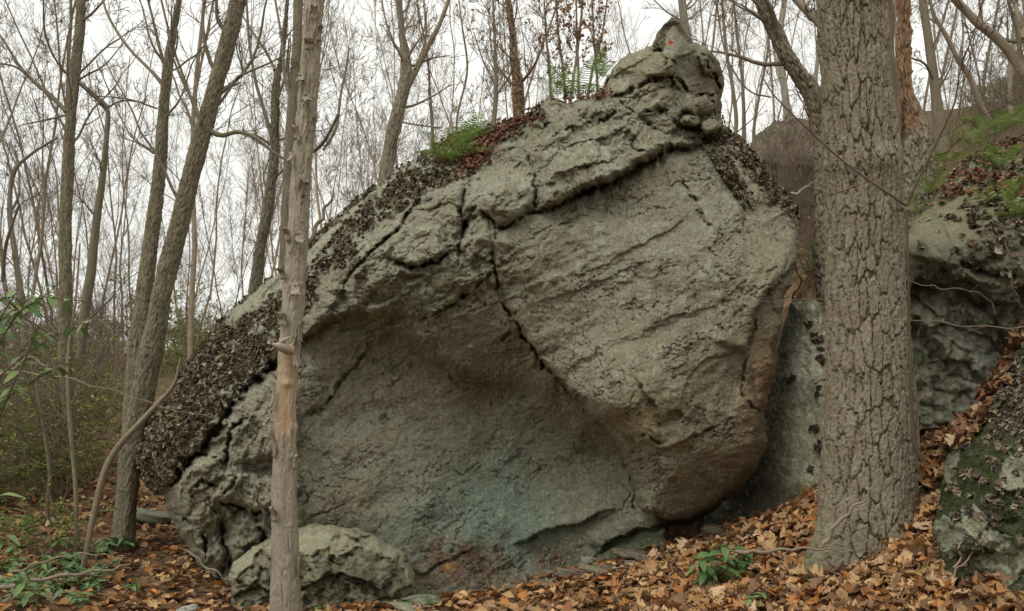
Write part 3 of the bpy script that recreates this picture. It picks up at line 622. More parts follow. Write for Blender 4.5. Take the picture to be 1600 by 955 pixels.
def ground_mat():
    m, t, b = newmat('leaf_littered_ground')
    g = N(t, 'TexCoord').outputs['Object']
    mp = N(t, 'Mapping'); mp.inputs['Scale'].default_value = (1, 1, .3); t.links.new(g, mp.inputs[0])
    wob = N(t, 'TexNoise'); wob.inputs['Scale'].default_value = 14; t.links.new(mp.outputs[0], wob.inputs['Vector'])
    ad = N(t, 'MixRGB' if False else 'VectorMath'); ad.operation = 'MULTIPLY_ADD'; ad.inputs[1].default_value = (.09, .09, .0)
    t.links.new(wob.outputs['Color'], ad.inputs[0]); t.links.new(mp.outputs[0], ad.inputs[2])
    v = N(t, 'TexVoronoi'); v.inputs['Scale'].default_value = 11; t.links.new(ad.outputs[0], v.inputs['Vector'])
    sp = N(t, 'SeparateColor'); t.links.new(v.outputs['Color'], sp.inputs[0])
    c = ramp(t, sp.outputs[0], [(0, (.07, .045, .03)), (.3, (.16, .095, .055)), (.55, (.26, .155, .085)), (.8, (.34, .23, .14)), (1, (.22, .10, .045))])
    c = mixc(t, 1, c, ramp(t, noise(t, .8, 5), [(.3, (.55, .5, .45)), (.7, (1.1, 1.1, 1.1))]), 'MULTIPLY')
    far = ramp(t, noise(t, .35, 6, rough=.7), [(.35, (.12, .10, .055)), (.5, (.19, .14, .09)), (.65, (.12, .12, .055))])
    a = N(t, 'Attribute', attribute_name='col'); s2 = N(t, 'SeparateColor'); t.links.new(a.outputs['Color'], s2.inputs[0])
    c = mixc(t, s2.outputs[0], c, far)
    t.links.new(c, b.inputs['Base Color']); b.inputs['Roughness'].default_value = .95; b.inputs['Specular IOR Level'].default_value = .1
    bump(t, b, [(v.outputs['Distance'], .05), (noise(t, 60, 4), .02)]); return m
gc = np.zeros((GX.size, 3)); rr_ = np.hypot(GX, GY).ravel()
# share of brushy soil against leaf litter: the path at the left stays leafy
pth = np.exp(-((GX + 4.2 + .18 * (GY - 8)) / (1.2 + .03 * GY)) ** 2).ravel() * (GX.ravel() < 0)
gc[:, 0] = np.clip(.75 * sst(9, 16, rr_) * (1 - .95 * pth) + .5 * sst(-.1, .3, fbm(GX * .5, GY * .5, 3, 222)).ravel() * (rr_ < 12) * (GX.ravel() < -3.5) * (1 - pth), 0, 1)
ground = mk('ground', np.c_[GX.ravel(), GY.ravel(), GZ.ravel()], GQ, ground_mat(), None, gc); tag(ground, kind='structure')

# ---------------------------------------------------------------- fallen leaves
def leaf_mesh(kind, rs, L=1.0, low=0):
    """strip leaf: rows x 5, curled and folded; local x along the midrib"""
    n = 17 if low == 0 else 10 if low == 1 else 6; t = np.linspace(0, 1, n); t9 = np.linspace(0, 1, 17)
    if kind == 'oak': wd = .33 * np.array([.04, .10, .28, .42, .24, .50, .82, .66, .36, .62, 1.0, .85, .42, .60, .72, .42, .05])
    elif kind == 'maple': wd = .50 * np.array([.06, .30, .62, .50, .70, 1.0, .78, .44, .62, .88, .60, .36, .46, .40, .26, .14, .02])
    elif kind == 'beech': wd = .30 * np.sin(np.pi * t9 ** .85) + .01
    else: wd = .20 * np.sin(np.pi * t9 ** .8) + .008
    wd = np.interp(t, t9, wd * (1 + .07 * rs.randn(17)))
    off = .035 * np.sin(t * 19) if kind in ('oak', 'maple') else 0 * t
    cu = rs.uniform(-.8, 1.9); fold = rs.uniform(.1, 1.3); tw = rs.uniform(-.9, .9)
    V = []
    for i in range(n):
        a = cu * (t[i] - .4); x = t[i] - .5; zc = .32 * cu * (t[i] - .45) ** 2 + .05 * math.sin(5 * t[i] + tw * 3)
        for s in (-1, -.5, 0, .5, 1):
            y = s * wd[i]; z = zc + fold * abs(y) * .8 + tw * y * (t[i] - .5) + .05 * rs.randn() * abs(s)
            V.append((x + (off[i] if abs(s) == 1 and kind in ('oak', 'maple') else 0), y, z))
    V = np.array(V) * L; f = []
    if low:
        cs = [0, 2, 4]; V = V.reshape(n, 5, 3)[:, cs].reshape(-1, 3)
        for i in range(n - 1):
            for j in range(2): a = i * 3 + j; f.append((a, a + 3, a + 4, a + 1))
        return V, np.array(f)
    for i in range(n - 1):
        for j in range(4):
            a = i * 5 + j; f.append((a, a + 5, a + 6, a + 1))
    return V, np.array(f)
def basis(nrm, yaw):
    n = len(nrm); t = np.c_[np.cos(yaw), np.sin(yaw), np.zeros(n)]
    t = t - nrm * (t * nrm).sum(1, keepdims=True); t /= np.linalg.norm(t, axis=1, keepdims=True) + 1e-9
    return t, np.cross(nrm, t), nrm
def scatter(tmpl, pos, nrm, yaw, size, col, which):
    Vs, Fs, Cs, o = [], [], [], 0
    t, b, n = basis(nrm, yaw)
    for k, (v, f) in enumerate(tmpl):
        m = np.nonzero(which == k)[0]
        if not len(m): continue
        W = pos[m][:, None] + size[m][:, None, None] * (v[None, :, 0:1] * t[m][:, None] + v[None, :, 1:2] * b[m][:, None] + v[None, :, 2:3] * n[m][:, None])
        Vs.append(W.reshape(-1, 3)); Fs.append((f[None] + (np.arange(len(m)) * len(v))[:, None, None] + o).reshape(-1, f.shape[1])); o += len(m) * len(v)
        Cs.append(np.repeat(col[m], len(v), 0))
    return np.concatenate(Vs), np.concatenate(Fs), np.concatenate(Cs)
rs = np.random.RandomState(21)
LKIND = ('oak', 'oak', 'beech', 'maple', 'maple', 'beech', 'beech', 'slim', 'oak', 'beech', 'beech', 'oak')
LT = [leaf_mesh(k, rs, 1., 1) for k in LKIND]; LTF = [leaf_mesh(k, rs, 1., 2) for k in LKIND]
PAL = np.array([(.35,.20,.09),(.44,.285,.14),(.52,.37,.20),(.29,.145,.06),(.42,.195,.065),(.15,.085,.05),(.36,.245,.145),(.50,.38,.25),(.25,.165,.105),(.10,.065,.04)])
PAL = PAL * np.array([1.12, 1.04, .95])
PW = [.13,.12,.09,.12,.09,.15,.09,.05,.10,.06]
def surf_n(x, y):
    e = .05; gx = (ground_z(x + e, y) - ground_z(x - e, y)) / (2 * e); gy = (ground_z(x, y + e) - ground_z(x, y - e)) / (2 * e)
    n = np.c_[-gx, -gy, np.ones(len(x))]; return n / np.linalg.norm(n, axis=1, keepdims=True)
def project(q): return 800 + F * q[:, 0] / q[:, 1], HOR - F * (q[:, 2] - EYE) / q[:, 1]
lx, ly = [], []
def strew(n, x0, x1, y0, y1): lx.append(rs.uniform(x0, x1, n)); ly.append(rs.uniform(y0, y1, n))
strew(9000, -1.6, 3.6, 3.2, 6.3); strew(4500, .6, 3.8, 3.3, 5.6); strew(3600, -2, 2.8, 5.8, 8.2); strew(5200, -6, -1.8, 5, 10.5); strew(1800, 2.2, 4.2, 4.6, 7.5)
strew(4200, -9, -2.6, 9, 20); strew(1800, 2.5, 9, 7, 14)
lx = np.concatenate(lx); ly = np.concatenate(ly)
pat_ = fbm(lx * 1.3, ly * 1.3, 3, 771); keep = (rs.rand(len(lx)) < .9 - .55 * sst(.0, .45, pat_) - .25 * (ly > 6.3) * (lx > -1.8)) & ~((lx < -3.4) & (rs.rand(len(lx)) < .4)) & ~((lx > -1.6) & (lx < .1) & (ly > 5.8) & (rs.rand(len(lx)) < .4))
_q = 800 + F * lx / ly; keep &= ~((_q > 1035) & (_q < 1200) & (ly > 7.35) & (ly < 9.5)); lx, ly = lx[keep], ly[keep]
lz = ground_z(lx, ly); nn = surf_n(lx, ly) + rs.randn(len(lx), 3) * .33; nn[:, 2] = np.abs(nn[:, 2]) + .1; nn /= np.linalg.norm(nn, axis=1, keepdims=True)
big = .062 + .075 * rs.rand(len(lx)) ** 1.3; near = sst(5.8, 4.4, ly) * (lx > .3); big = big * (1 - .10 * near)
hump = .03 * rs.rand(len(lx)) ** 2 + .012
lp = np.c_[lx, ly, lz + hump]
tone = PAL[rs.choice(len(PAL), len(lx), p=PW)] * (.75 + .5 * rs.rand(len(lx), 1))
which = rs.randint(0, len(LT), len(lx)); yaw = rs.rand(len(lx)) * 6.283
qx, qy = project(lp)
vis = (qx > 10) & (qx < 1590) & (qy > 620) & (qy < 948) & ~((qx > 1275) & (qx < 1435) & (qy < 850)) & ~((qx > 1500) & (qy < 930)) & ~((qx > 415) & (qx < 475)) & (hump > .026)
score = np.where(vis, big / ly * (1 + .5 * rs.rand(len(lx))), 0)
top = np.argsort(-score)[:300]; isbig = np.zeros(len(lx), bool); isbig[top] = True
r_ = ~isbig
nr_ = r_ & (ly < 5.4); fr_ = r_ & ~nr_
parts_ = [scatter(T_, lp[m_], nn[m_], yaw[m_], big[m_], tone[m_], which[m_]) for T_, m_ in ((LT, nr_), (LTF, fr_))]
lv = np.concatenate([q[0] for q in parts_]); lc = np.concatenate([q[2] for q in parts_]); lf = np.concatenate([parts_[0][1], parts_[1][1] + len(parts_[0][0])])
tag(mk('leaf_litter', lv, lf, M_LEAF, ground, lc), kind='stuff')
LM = []
for k in range(40):
    v, f = leaf_mesh(('oak', 'maple', 'beech', 'oak', 'maple')[k % 5], rs)
    o = mk('fallen_leaf', v, f, M_LEAF, ground, np.tile(PAL[k % 9] * (.85 + .3 * rs.rand()), (len(v), 1))); LM.append(o)
t_, b_, n_ = basis(nn[top], yaw[top])
from mathutils import Matrix
for j, i in enumerate(top):
    o = LM[j] if j < 40 else LM[j % 40].copy()
    if j >= 40: S.collection.objects.link(o)
    M = Matrix((( *(t_[j]),), ( *(b_[j]),), ( *(n_[j]),))).transposed().to_4x4()
    sc = big[i] * (1.0 + .25 * rs.rand()); o.matrix_local = Matrix.Translation(Vector((lp[i] + nn[i] * .006).tolist())) @ M @ Matrix.Diagonal((sc, sc, sc, 1))
# ---------------------------------------------------------------- the other rocks
def mixer(c):
    def put(m, rgb):
        m = np.clip(m, 0, 1)[:, None]; c[:] = c * (1 - m) + np.array(rgb) * m
    return put
def rock_thing(name, label, cat, loc, outline, step, ctrl, feat, rim_r, rim_w, thick, seed, rough=4, mat=M_ROCK2, sc=25.):
    V, Fq, C, I = carve_rock(outline, step, ctrl, feat, rim_r, rim_w, thick, seed, rough, sc)
    t = thing(name, label, cat, loc); mk('stone', V, Fq, mat, t, C); return t, I
# pale slab leaning behind the oak
def f_slab(px, py, s, base):
    D = base + .05 * fbm(px / 60, py / 60, 4, 301) + .04 * facet(px / 60, py / 110, 302, 1.5, .2) + .008 * fbm(px / 12, py / 12, 4, 303)
    wx = px + 3 * fbm(px / 15, py / 15, 3, 305); wy = py
    crack(D, wx, wy, [(1246,760),(1238,790),(1222,815),(1212,838)], 4, .08, .3)
    crack(D, wx, wy, [(1262,500),(1258,560),(1268,640)], 3, .03, .3)
    c = np.zeros((len(px), 3)); c[:] = (.40, .375, .25); put = mixer(c); n = fbm(px / 30, py / 45, 4, 307); n2 = fbm(px / 9, py / 9, 4, 309)
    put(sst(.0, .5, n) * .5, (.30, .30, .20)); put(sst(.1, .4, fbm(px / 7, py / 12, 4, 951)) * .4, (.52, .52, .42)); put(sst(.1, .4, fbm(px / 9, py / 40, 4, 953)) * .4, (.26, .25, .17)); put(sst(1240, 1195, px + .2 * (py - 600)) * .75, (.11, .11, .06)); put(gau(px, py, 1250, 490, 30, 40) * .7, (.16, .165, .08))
    put(sst(.12, .24, fbm(px / 6, py / 7, 3, 961) + .5 * gau(px, py, 1240, 600, 45, 130, 10) - .3) * .85, (.60, .60, .48)); put(sst(.05, .2, n2 + .6 * gau(px, py, 1245, 590, 30, 60, 30) - .4) * .8, (.56, .57, .45))
    tri = sst(.05, .35, fbm(px / 7, py / 7, 4, 311) + 1.25 * (gau(px, py, 1276, 530, 12, 12, 0) + gau(px, py, 1284, 560, 9, 16, 0) + gau(px, py, 1274, 668, 12, 10) + gau(px, py, 1281, 700, 10, 18, 0) + gau(px, py, 1238, 592, 14, 10) + gau(px, py, 1262, 505, 8, 8) + gau(px, py, 1268, 735, 8, 9) + gau(px, py, 1279, 610, 9, 14)) - .95) + .0
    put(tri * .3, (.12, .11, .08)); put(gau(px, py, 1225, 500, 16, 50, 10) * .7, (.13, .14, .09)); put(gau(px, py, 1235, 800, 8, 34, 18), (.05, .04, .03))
    return D, c, dict(tri=tri)
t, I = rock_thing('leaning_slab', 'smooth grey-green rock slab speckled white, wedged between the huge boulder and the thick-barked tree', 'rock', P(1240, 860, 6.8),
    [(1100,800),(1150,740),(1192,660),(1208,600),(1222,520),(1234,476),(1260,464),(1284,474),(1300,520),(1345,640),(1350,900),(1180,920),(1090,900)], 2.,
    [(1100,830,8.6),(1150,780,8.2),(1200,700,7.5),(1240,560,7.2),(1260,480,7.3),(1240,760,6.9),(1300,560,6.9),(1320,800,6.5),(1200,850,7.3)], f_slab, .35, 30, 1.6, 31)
rs = np.random.RandomState(8)
pr = I['tri'] ** 2 * (I['px'] < 1300); ii = rs.choice(len(pr), 420, p=pr / pr.sum())
fv, ff, fc = flakes(I['V'][ii] + I['n'][ii] * .01, I['n'][ii], .009 + .014 * rs.rand(420), np.array([(.08,.065,.045)]) * (.6 + 1.4 * rs.rand(420, 1)), rs, .5, .6)
tag(mk('lichen', fv, ff, M_FLAKE, t, fc, False), kind='stuff')
# upper right rock with a pale sloping top
def f_up(px, py, s, base):
    wx = px + 5 * fbm(px / 30, py / 30, 4, 321) + 2 * fbm(px / 8, py / 8, 3, 322); wy = py + 5 * fbm(px / 30, py / 30, 4, 323)
    D = base + .10 * facet(wx / 70, wy / 46, 324, 1.6, .15) + .03 * facet(wx / 26, wy / 18, 326, 1.6, .2) + .03 * fbm(px / 50, py / 50, 4, 325) + .02 * fbm(px / 15, py / 11, 4, 327) + .008 * fbm(px / 5, py / 5, 3, 329)
    R1 = [(1404,392),(1440,402),(1480,420),(1520,445),(1550,470),(1600,480)]
    ledge(D, wx, wy, R1, .06, 60, .05, 4, .05, 30)
    ledge(D, wx, wy, [(1408,378),(1450,372),(1500,376),(1530,360),(1545,350)], -.09, 60, .1, 8)
    crack(D, wx, wy, [(1460,345),(1500,398),(1508,425)], 3, .05); crack(D, wx, wy, [(1418,440),(1470,452),(1520,490),(1560,520)], 6, .16, .1)
    crack(D, wx, wy, [(1500,410),(1540,430),(1590,430)], 4, .08)
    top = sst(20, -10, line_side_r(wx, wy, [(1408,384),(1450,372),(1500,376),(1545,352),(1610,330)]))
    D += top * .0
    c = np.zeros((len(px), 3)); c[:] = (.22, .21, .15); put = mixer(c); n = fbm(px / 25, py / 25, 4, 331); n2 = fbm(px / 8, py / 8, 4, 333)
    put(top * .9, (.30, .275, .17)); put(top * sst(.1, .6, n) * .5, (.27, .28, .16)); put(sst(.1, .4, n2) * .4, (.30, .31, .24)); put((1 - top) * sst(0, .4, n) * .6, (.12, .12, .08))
    crust = np.clip(sst(.0, .3, fbm(px / 16, py / 16, 4, 335) + .8 * gau(px, py, 1575, 300, 70, 80, 0) + gau(px, py, 1490, 262, 90, 13, -32) - .45), 0, 1)
    put(crust * .85, (.10, .085, .06)); return D, c, dict(crust=crust)
def line_side_r(px, py, pts):
    d, s, t = pl_dist(px, py, pts); return -d * s
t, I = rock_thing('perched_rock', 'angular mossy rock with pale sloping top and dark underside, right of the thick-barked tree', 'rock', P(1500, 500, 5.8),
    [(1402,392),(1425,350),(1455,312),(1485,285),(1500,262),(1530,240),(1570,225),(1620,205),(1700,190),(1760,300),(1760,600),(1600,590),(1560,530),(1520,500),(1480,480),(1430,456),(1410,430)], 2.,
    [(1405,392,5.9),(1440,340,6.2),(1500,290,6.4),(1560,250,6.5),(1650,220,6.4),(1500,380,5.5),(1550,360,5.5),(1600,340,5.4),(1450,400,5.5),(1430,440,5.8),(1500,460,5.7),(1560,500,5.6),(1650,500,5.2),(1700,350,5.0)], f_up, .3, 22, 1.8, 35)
ii = rs.choice(len(I['crust']), 2100, p=I['crust'] / I['crust'].sum())
cc = pal[rs.choice(7, len(ii))] * (.8 + .7 * rs.rand(len(ii), 1))
fv, ff, fc = flakes(I['V'][ii] + I['n'][ii] * .01, I['n'][ii], .010 + .018 * rs.rand(len(ii)), cc, rs, .5, .7)
tag(mk('lichen', fv, ff, M_FLAKE, t, fc, False), kind='stuff')
PERCH = I
# lumpy wall below it
def f_wall(px, py, s, base):
    wx = px + 10 * fbm(px / 35, py / 35, 3, 341); wy = py + 10 * fbm(px / 35, py / 35, 3, 343)
    wx, wy = rot(wx, wy, 38); f1, f2, cc = worley(wx / 84, wy / 40, 345); g1, g2, c2 = worley(wx / 30, wy / 15, 347)
    D = base + .24 * facet(wx / 75, wy / 50, 345, 1.6, .12) + .08 * facet(wx / 32, wy / 24, 347, 1.6, .12) - .06 * np.sqrt(np.clip(1.6 * (f2 - f1), 0, 1)) + .012 * fbm(px / 7, py / 7, 3, 349)
    c = np.zeros((len(px), 3)); c[:] = (.255, .235, .17); put = mixer(c); n = fbm(px / 12, py / 12, 4, 351)
    put(sst(.1, .5, n) * .6, (.34, .36, .30)); put(sst(.1, .4, -n) * .5, (.11, .12, .085)); put(gau(px, py, 1530, 550, 25, 40) * .5, (.40, .41, .36))
    put(sst(.2, .5, fbm(px / 40, py / 30, 3, 353)) * .6, (.10, .13, .06)); return D, c, {}
rock_thing('rubble_face', 'knobbly grey rock face in the shade below the perched rock, beside the thick trunk', 'rock', P(1480, 700, 5.9),
    [(1395,420),(1440,430),(1500,455),(1570,500),(1640,540),(1680,640),(1600,760),(1500,760),(1440,730),(1395,720)], 2.,
    [(1400,440,5.85),(1500,470,5.7),(1600,560,5.6),(1450,560,5.7),(1500,620,5.6),(1440,690,5.6),(1540,680,5.5),(1650,650,5.2)], f_wall, .25, 18, 1.2, 37)
# moss covered rock at the right edge
def f_moss(px, py, s, base):
    wx = px + 8 * fbm(px / 40, py / 40, 3, 361); wy = py + 8 * fbm(px / 40, py / 40, 3, 363)
    D = base + .07 * fbm(px / 60, py / 60, 4, 365) + .022 * fbm(px / 16, py / 16, 4, 367) + .008 * fbm(px / 5, py / 5, 3, 369)
    n = fbm(px / 26, py / 26, 4, 371); n2 = fbm(px / 9, py / 9, 4, 373)
    patch = lambda cx, cy, rx, ry, a=0: sst(.42, .5, gau(px, py, cx, cy, rx, ry, a) + .30 * n2 + .16 * n)
    pale = .9 * np.clip(patch(1482, 832, 27, 30, 20) + patch(1520, 815, 22, 30, -20) + patch(1586, 738, 26, 34) + patch(1552, 845, 30, 16) + patch(1486, 722, 12, 40, 15) + .8*patch(1598, 880, 12, 18)+ .8*patch(1560, 905, 22, 26), 0, 1)
    D -= .010 * pale
    D += .09 * facet(wx / 60, wy / 44, 366, 1.6, .2) + .03 * facet(wx / 24, wy / 18, 368, 1.6, .2)
    c = np.zeros((len(px), 3)); c[:] = (.18, .17, .11); put = mixer(c)
    mossm = np.clip(sst(-.25, .1, n + .4 * gau(px, py, 1520, 740, 70, 120) + .2), 0, 1) * (1 - pale)
    mossm *= 1 - .8 * gau(px, py, 1560, 890, 60, 60); mossm *= 1 - .9 * gau(px, py, 1585, 620, 45, 70)
    put(mossm, (.055, .068, .028)); put(mossm * sst(.0, .5, n2) * .7, (.09, .11, .04)); put(sst(.15, .4, n2) * (1 - mossm) * .6, (.26, .27, .19))
    put(pale, (.40, .39, .265)); put(pale * sst(.1, .3, n2), (.30, .33, .27))
    crust = sst(.0, .4, fbm(px / 22, py / 22, 4, 375) + 1.2 * gau(px, py, 1600, 610, 60, 90, 20) + .45 * gau(px, py, 1540, 780, 60, 50) - .45)
    put(crust * .7, (.12, .10, .07)); return D, c, dict(mossm=mossm, crust=crust)
t, I = rock_thing('mossy_rock', 'dark green moss-covered rock with pale lichen blotches at the right edge', 'rock', P(1560, 950, 3.9),
    [(1444,868),(1446,838),(1462,806),(1470,760),(1476,712),(1492,684),(1520,655),(1548,610),(1572,566),(1596,520),(1640,470),(1750,430),(1850,700),(1820,1150),(1620,1120),(1530,1000),(1475,910)], 2.,
    [(1450,850,4.4),(1500,820,4.05),(1560,830,3.85),(1480,730,4.8),(1540,700,4.5),(1600,720,4.1),(1570,600,5.0),(1610,560,5.0),(1500,920,3.95),(1600,920,3.6),(1700,800,3.4),(1700,560,4.2),(1560,1050,3.5),(1750,1000,3.1)], f_moss, .3, 26, 2.2, 39, 4)
pm = I['mossm'] / I['mossm'].sum(); ii = rs.choice(len(pm), 26000, p=pm)
# moss cushions: short upright blades
def blades(pos, nrm, L, col, rs, wd=.0016):
    n = len(pos); d = nrm + rs.randn(n, 3) * .45; d /= np.linalg.norm(d, axis=1, keepdims=True); sdv = np.cross(d, rs.randn(n, 3)); sdv /= np.linalg.norm(sdv, axis=1, keepdims=True)
    V = np.stack([pos - sdv * wd, pos + sdv * wd, pos + d * L[:, None] + sdv * wd * .3], 1).reshape(-1, 3)
    return V, np.arange(n * 3).reshape(-1, 3), np.repeat(col, 3, 0)
mc = np.array([(.055,.075,.022),(.08,.105,.03),(.11,.13,.045),(.05,.055,.025)])[rs.randint(0, 4, len(ii))] * (.7 + .6 * rs.rand(len(ii), 1))
fv, ff, fc = blades(I['V'][ii], I['n'][ii], .008 + .014 * rs.rand(len(ii)), mc, rs, .0022)
tag(mk('moss', fv, ff, M_FLAKE, t, fc, False), kind='stuff')
ii = rs.choice(len(pm), 3600, p=I['crust'] / I['crust'].sum())
cc = np.array([(.16,.12,.08),(.24,.19,.13),(.10,.08,.05),(.32,.26,.19),(.07,.06,.045)])[rs.randint(0, 5, len(ii))] * (.7 + .6 * rs.rand(len(ii), 1))
fv, ff, fc = flakes(I['V'][ii] + I['n'][ii] * .01, I['n'][ii], .008 + .014 * rs.rand(len(ii)), cc, rs, .6, .8)
tag(mk('lichen', fv, ff, M_FLAKE, t, fc, False), kind='stuff')
MOSS = I
# pale lichen rock at the foot of the boulder, lower left
def f_low(px, py, s, base):
    wx = px + 6 * fbm(px / 25, py / 25, 4, 381); wy = py + 6 * fbm(px / 25, py / 25, 4, 383)
    D = base + .04 * fbm(px / 35, py / 30, 4, 385) + .02 * fbm(px / 11, py / 9, 4, 387) + .006 * fbm(px / 4, py / 4, 2, 388)
    E = [(362,905),(385,884),(430,868),(475,858),(520,862),(560,862),(600,868),(625,880),(645,920)]
    wx = wx + 16 * fbm(px / 45, py / 45, 3, 801); wy = wy + 16 * fbm(px / 45, py / 45, 3, 803); D += .10 * facet(wx / 46, wy / 26, 805, 1.6, .12) + .04 * facet(wx / 20, wy / 12, 807, 1.6, .15)
    ledge(D, wx, wy, E, .03, 30, .06, 3.5, .02, 22)
    ledge(D, wx, wy, [(480,912),(520,900),(560,905),(610,915)], .10, 18, .1, 2, .08, 14); ledge(D, wx, wy, [(365,930),(400,915),(430,925)], .09, 16, .1, 2, .08, 14)
    f1, f2, cc = worley(wx / 22, wy / 16, 389); pit = sst(.32, .15, f1) * (cc > .55); D += .05 * pit
    knob(D, wx, wy, 600, 888, 26, 18, 0, .10)
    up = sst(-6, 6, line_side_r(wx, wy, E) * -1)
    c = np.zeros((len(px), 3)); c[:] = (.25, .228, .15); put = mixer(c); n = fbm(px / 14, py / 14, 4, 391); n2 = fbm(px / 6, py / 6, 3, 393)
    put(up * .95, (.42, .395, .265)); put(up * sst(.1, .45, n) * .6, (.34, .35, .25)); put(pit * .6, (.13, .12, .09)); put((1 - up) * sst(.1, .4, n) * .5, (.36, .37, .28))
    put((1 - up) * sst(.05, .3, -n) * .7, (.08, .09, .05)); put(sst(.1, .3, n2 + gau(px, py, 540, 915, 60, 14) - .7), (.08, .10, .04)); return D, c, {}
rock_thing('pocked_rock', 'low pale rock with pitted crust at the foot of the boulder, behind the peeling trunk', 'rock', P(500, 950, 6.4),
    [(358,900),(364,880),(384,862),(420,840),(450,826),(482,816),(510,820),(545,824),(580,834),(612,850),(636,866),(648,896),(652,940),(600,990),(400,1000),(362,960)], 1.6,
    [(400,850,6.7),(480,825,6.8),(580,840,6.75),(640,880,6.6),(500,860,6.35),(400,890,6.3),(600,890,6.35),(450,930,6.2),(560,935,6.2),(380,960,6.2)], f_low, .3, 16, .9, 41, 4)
# brown cliff beyond, right of the boulder
def f_cliff(px, py, s, base):
    wx = px + 10 * fbm(px / 50, py / 50, 4, 401); wy = py + 10 * fbm(px / 50, py / 50, 4, 403)
    f1, f2, cc = worley(wx / 60, wy / 34, 405)
    D = base + .9 * facet(wx / 90, wy / 60, 405, 1.5, .2) + .25 * fbm(px / 40, py / 40, 4, 407) + .05 * fbm(px / 8, py / 8, 4, 409)
    ledge(D, wx, wy, [(1180,330),(1230,315),(1290,322),(1340,310)], .5, 30, .1, 3, .3, 20)
    c = np.zeros((len(px), 3)); c[:] = (.27, .21, .15); put = mixer(c); n = fbm(px / 22, py / 22, 4, 411)
    put(sst(.1, .5, n) * .6, (.32, .27, .21)); put(sst(.1, .5, -n) * .6, (.20, .165, .12)); put(sst(.2, .5, fbm(px / 30, py / 18, 3, 413)) * .5, (.14, .14, .075)); return D, c, {}
rock_thing('brown_cliff', 'brown rounded rock outcrop on the slope far behind, between the boulder and the thick-barked tree', 'cliff', P(1260, 470, 14),
    [(1120,560),(1140,400),(1160,250),(1180,212),(1210,190),(1250,186),(1290,194),(1340,186),(1400,200),(1440,240),(1460,420),(1440,560)], 2.5,
    [(1140,400,15),(1180,230,15.5),(1260,200,16),(1260,300,14.3),(1260,420,13.5),(1400,220,16),(1400,400,14)], f_cliff, 1.0, 30, 5, 43, 5, M_CLIFF)
# loose flat stones on the litter
def small_stone(label, px, py, d, sx, sy, sz, yaw, colr, seed, moss=0, group=None):
    rr = np.random.RandomState(seed); n, m = 26, 18
    th = np.linspace(0, 2 * np.pi, n, endpoint=False); ph = np.linspace(.02, np.pi - .02, m); T, H = np.meshgrid(th, ph)
    pw = lambda v: np.sign(v) * np.abs(v) ** .6
    X = pw(np.cos(T)) * np.sin(H) ** .6; Y = pw(np.sin(T)) * np.sin(H) ** .6; Z = pw(np.cos(H))
    k = 1 + .22 * fbm(X * 1.7 + seed, Y * 1.7 + Z, 4, seed) + .1 * (worley(X * 2 + seed, Y * 2 + Z, seed)[0] - .4)
    X, Y, Z = X * k * sx, Y * k * sy, Z * k * sz
    Z = Z + .25 * X * rr.uniform(-1, 1)
    ca, sa = math.cos(yaw), math.sin(yaw); q = P(px, py, d); gz = float(ground_z(q[0], q[1]))
    V = np.c_[(X * ca - Y * sa).ravel() + q[0], (X * sa + Y * ca).ravel() + q[1], Z.ravel() + gz + sz * .55]
    i = np.arange(n * m).reshape(m, n); Q = np.c_[i[:-1].ravel(), i[1:].ravel(), np.roll(i, -1, 1)[1:].ravel(), np.roll(i, -1, 1)[:-1].ravel()]
    c = np.tile(np.array(colr), (n * m, 1)) * (1 + .25 * fbm(V[:, 0] * 12, V[:, 1] * 12 + V[:, 2] * 9, 4, seed)[:, None])
    if moss: mm = (sst(-.1, .2, fbm(V[:, 0] * 9, V[:, 1] * 9, 4, seed + 1)) * (Z.ravel() > 0))[:, None] * moss; c = c * (1 - mm) + np.array((.07, .10, .03)) * mm
    tag(mk('stone', V, Q, M_ROCK2, None, c, True, np.array([q[0], q[1], gz])), label, 'stone', group)
small_stone('flat stone with green moss on top, right of the pocked low rock', 632, 940, 6.0, .26, .16, .045, .15, (.32, .33, .24), 61, .9)
small_stone('pale bare edge of flat stone half under leaves, in front of the mossy flat stone', 655, 952, 5.8, .2, .1, .03, .3, (.40, .39, .28), 62)
small_stone('thin grey slab flat on the litter below the teal-stained rock face', 770, 918, 6.8, .28, .10, .025, .1, (.30, .28, .21), 63)
small_stone('small round grey stone at the foot of the rust-stained rock face', 858, 905, 6.9, .07, .06, .04, .5, (.33, .31, .27), 64)
small_stone('upright pale grey stone leaning on the boulder foot near its middle', 921, 882, 7.0, .075, .05, .065, .2, (.36, .36, .30), 65)
small_stone('long brown flat stone half buried in leaves below the boulder overhang', 1010, 872, 6.7, .30, .12, .03, .2, (.26, .22, .16), 66)
small_stone('flat light stone in the leaves just right of the upright pale stone', 955, 892, 6.6, .16, .09, .025, .1, (.35, .32, .24), 67)
small_stone('dark flat stone in the leaves below the round grey stone', 900, 915, 6.4, .15, .07, .022, -.2, (.20, .18, .14), 68)
small_stone('broken brown stone by the dark hollow under the boulder', 1120, 850, 6.9, .13, .1, .05, .8, (.24, .19, .14), 69)
small_stone('small white-crusted stone on the leaves at the lower left', 290, 948, 6.3, .09, .06, .035, .4, (.48, .48, .42), 70)
small_stone('grey stone lying on the path left of the boulder', 262, 690, 13, .35, .25, .12, .4, (.30, .30, .24), 71)
small_stone('wide grey stone sunk in leaves under the left end of the boulder', 240, 790, 9.4, .3, .22, .07, .4, (.27, .27, .21), 72)
rs = np.random.RandomState(77)
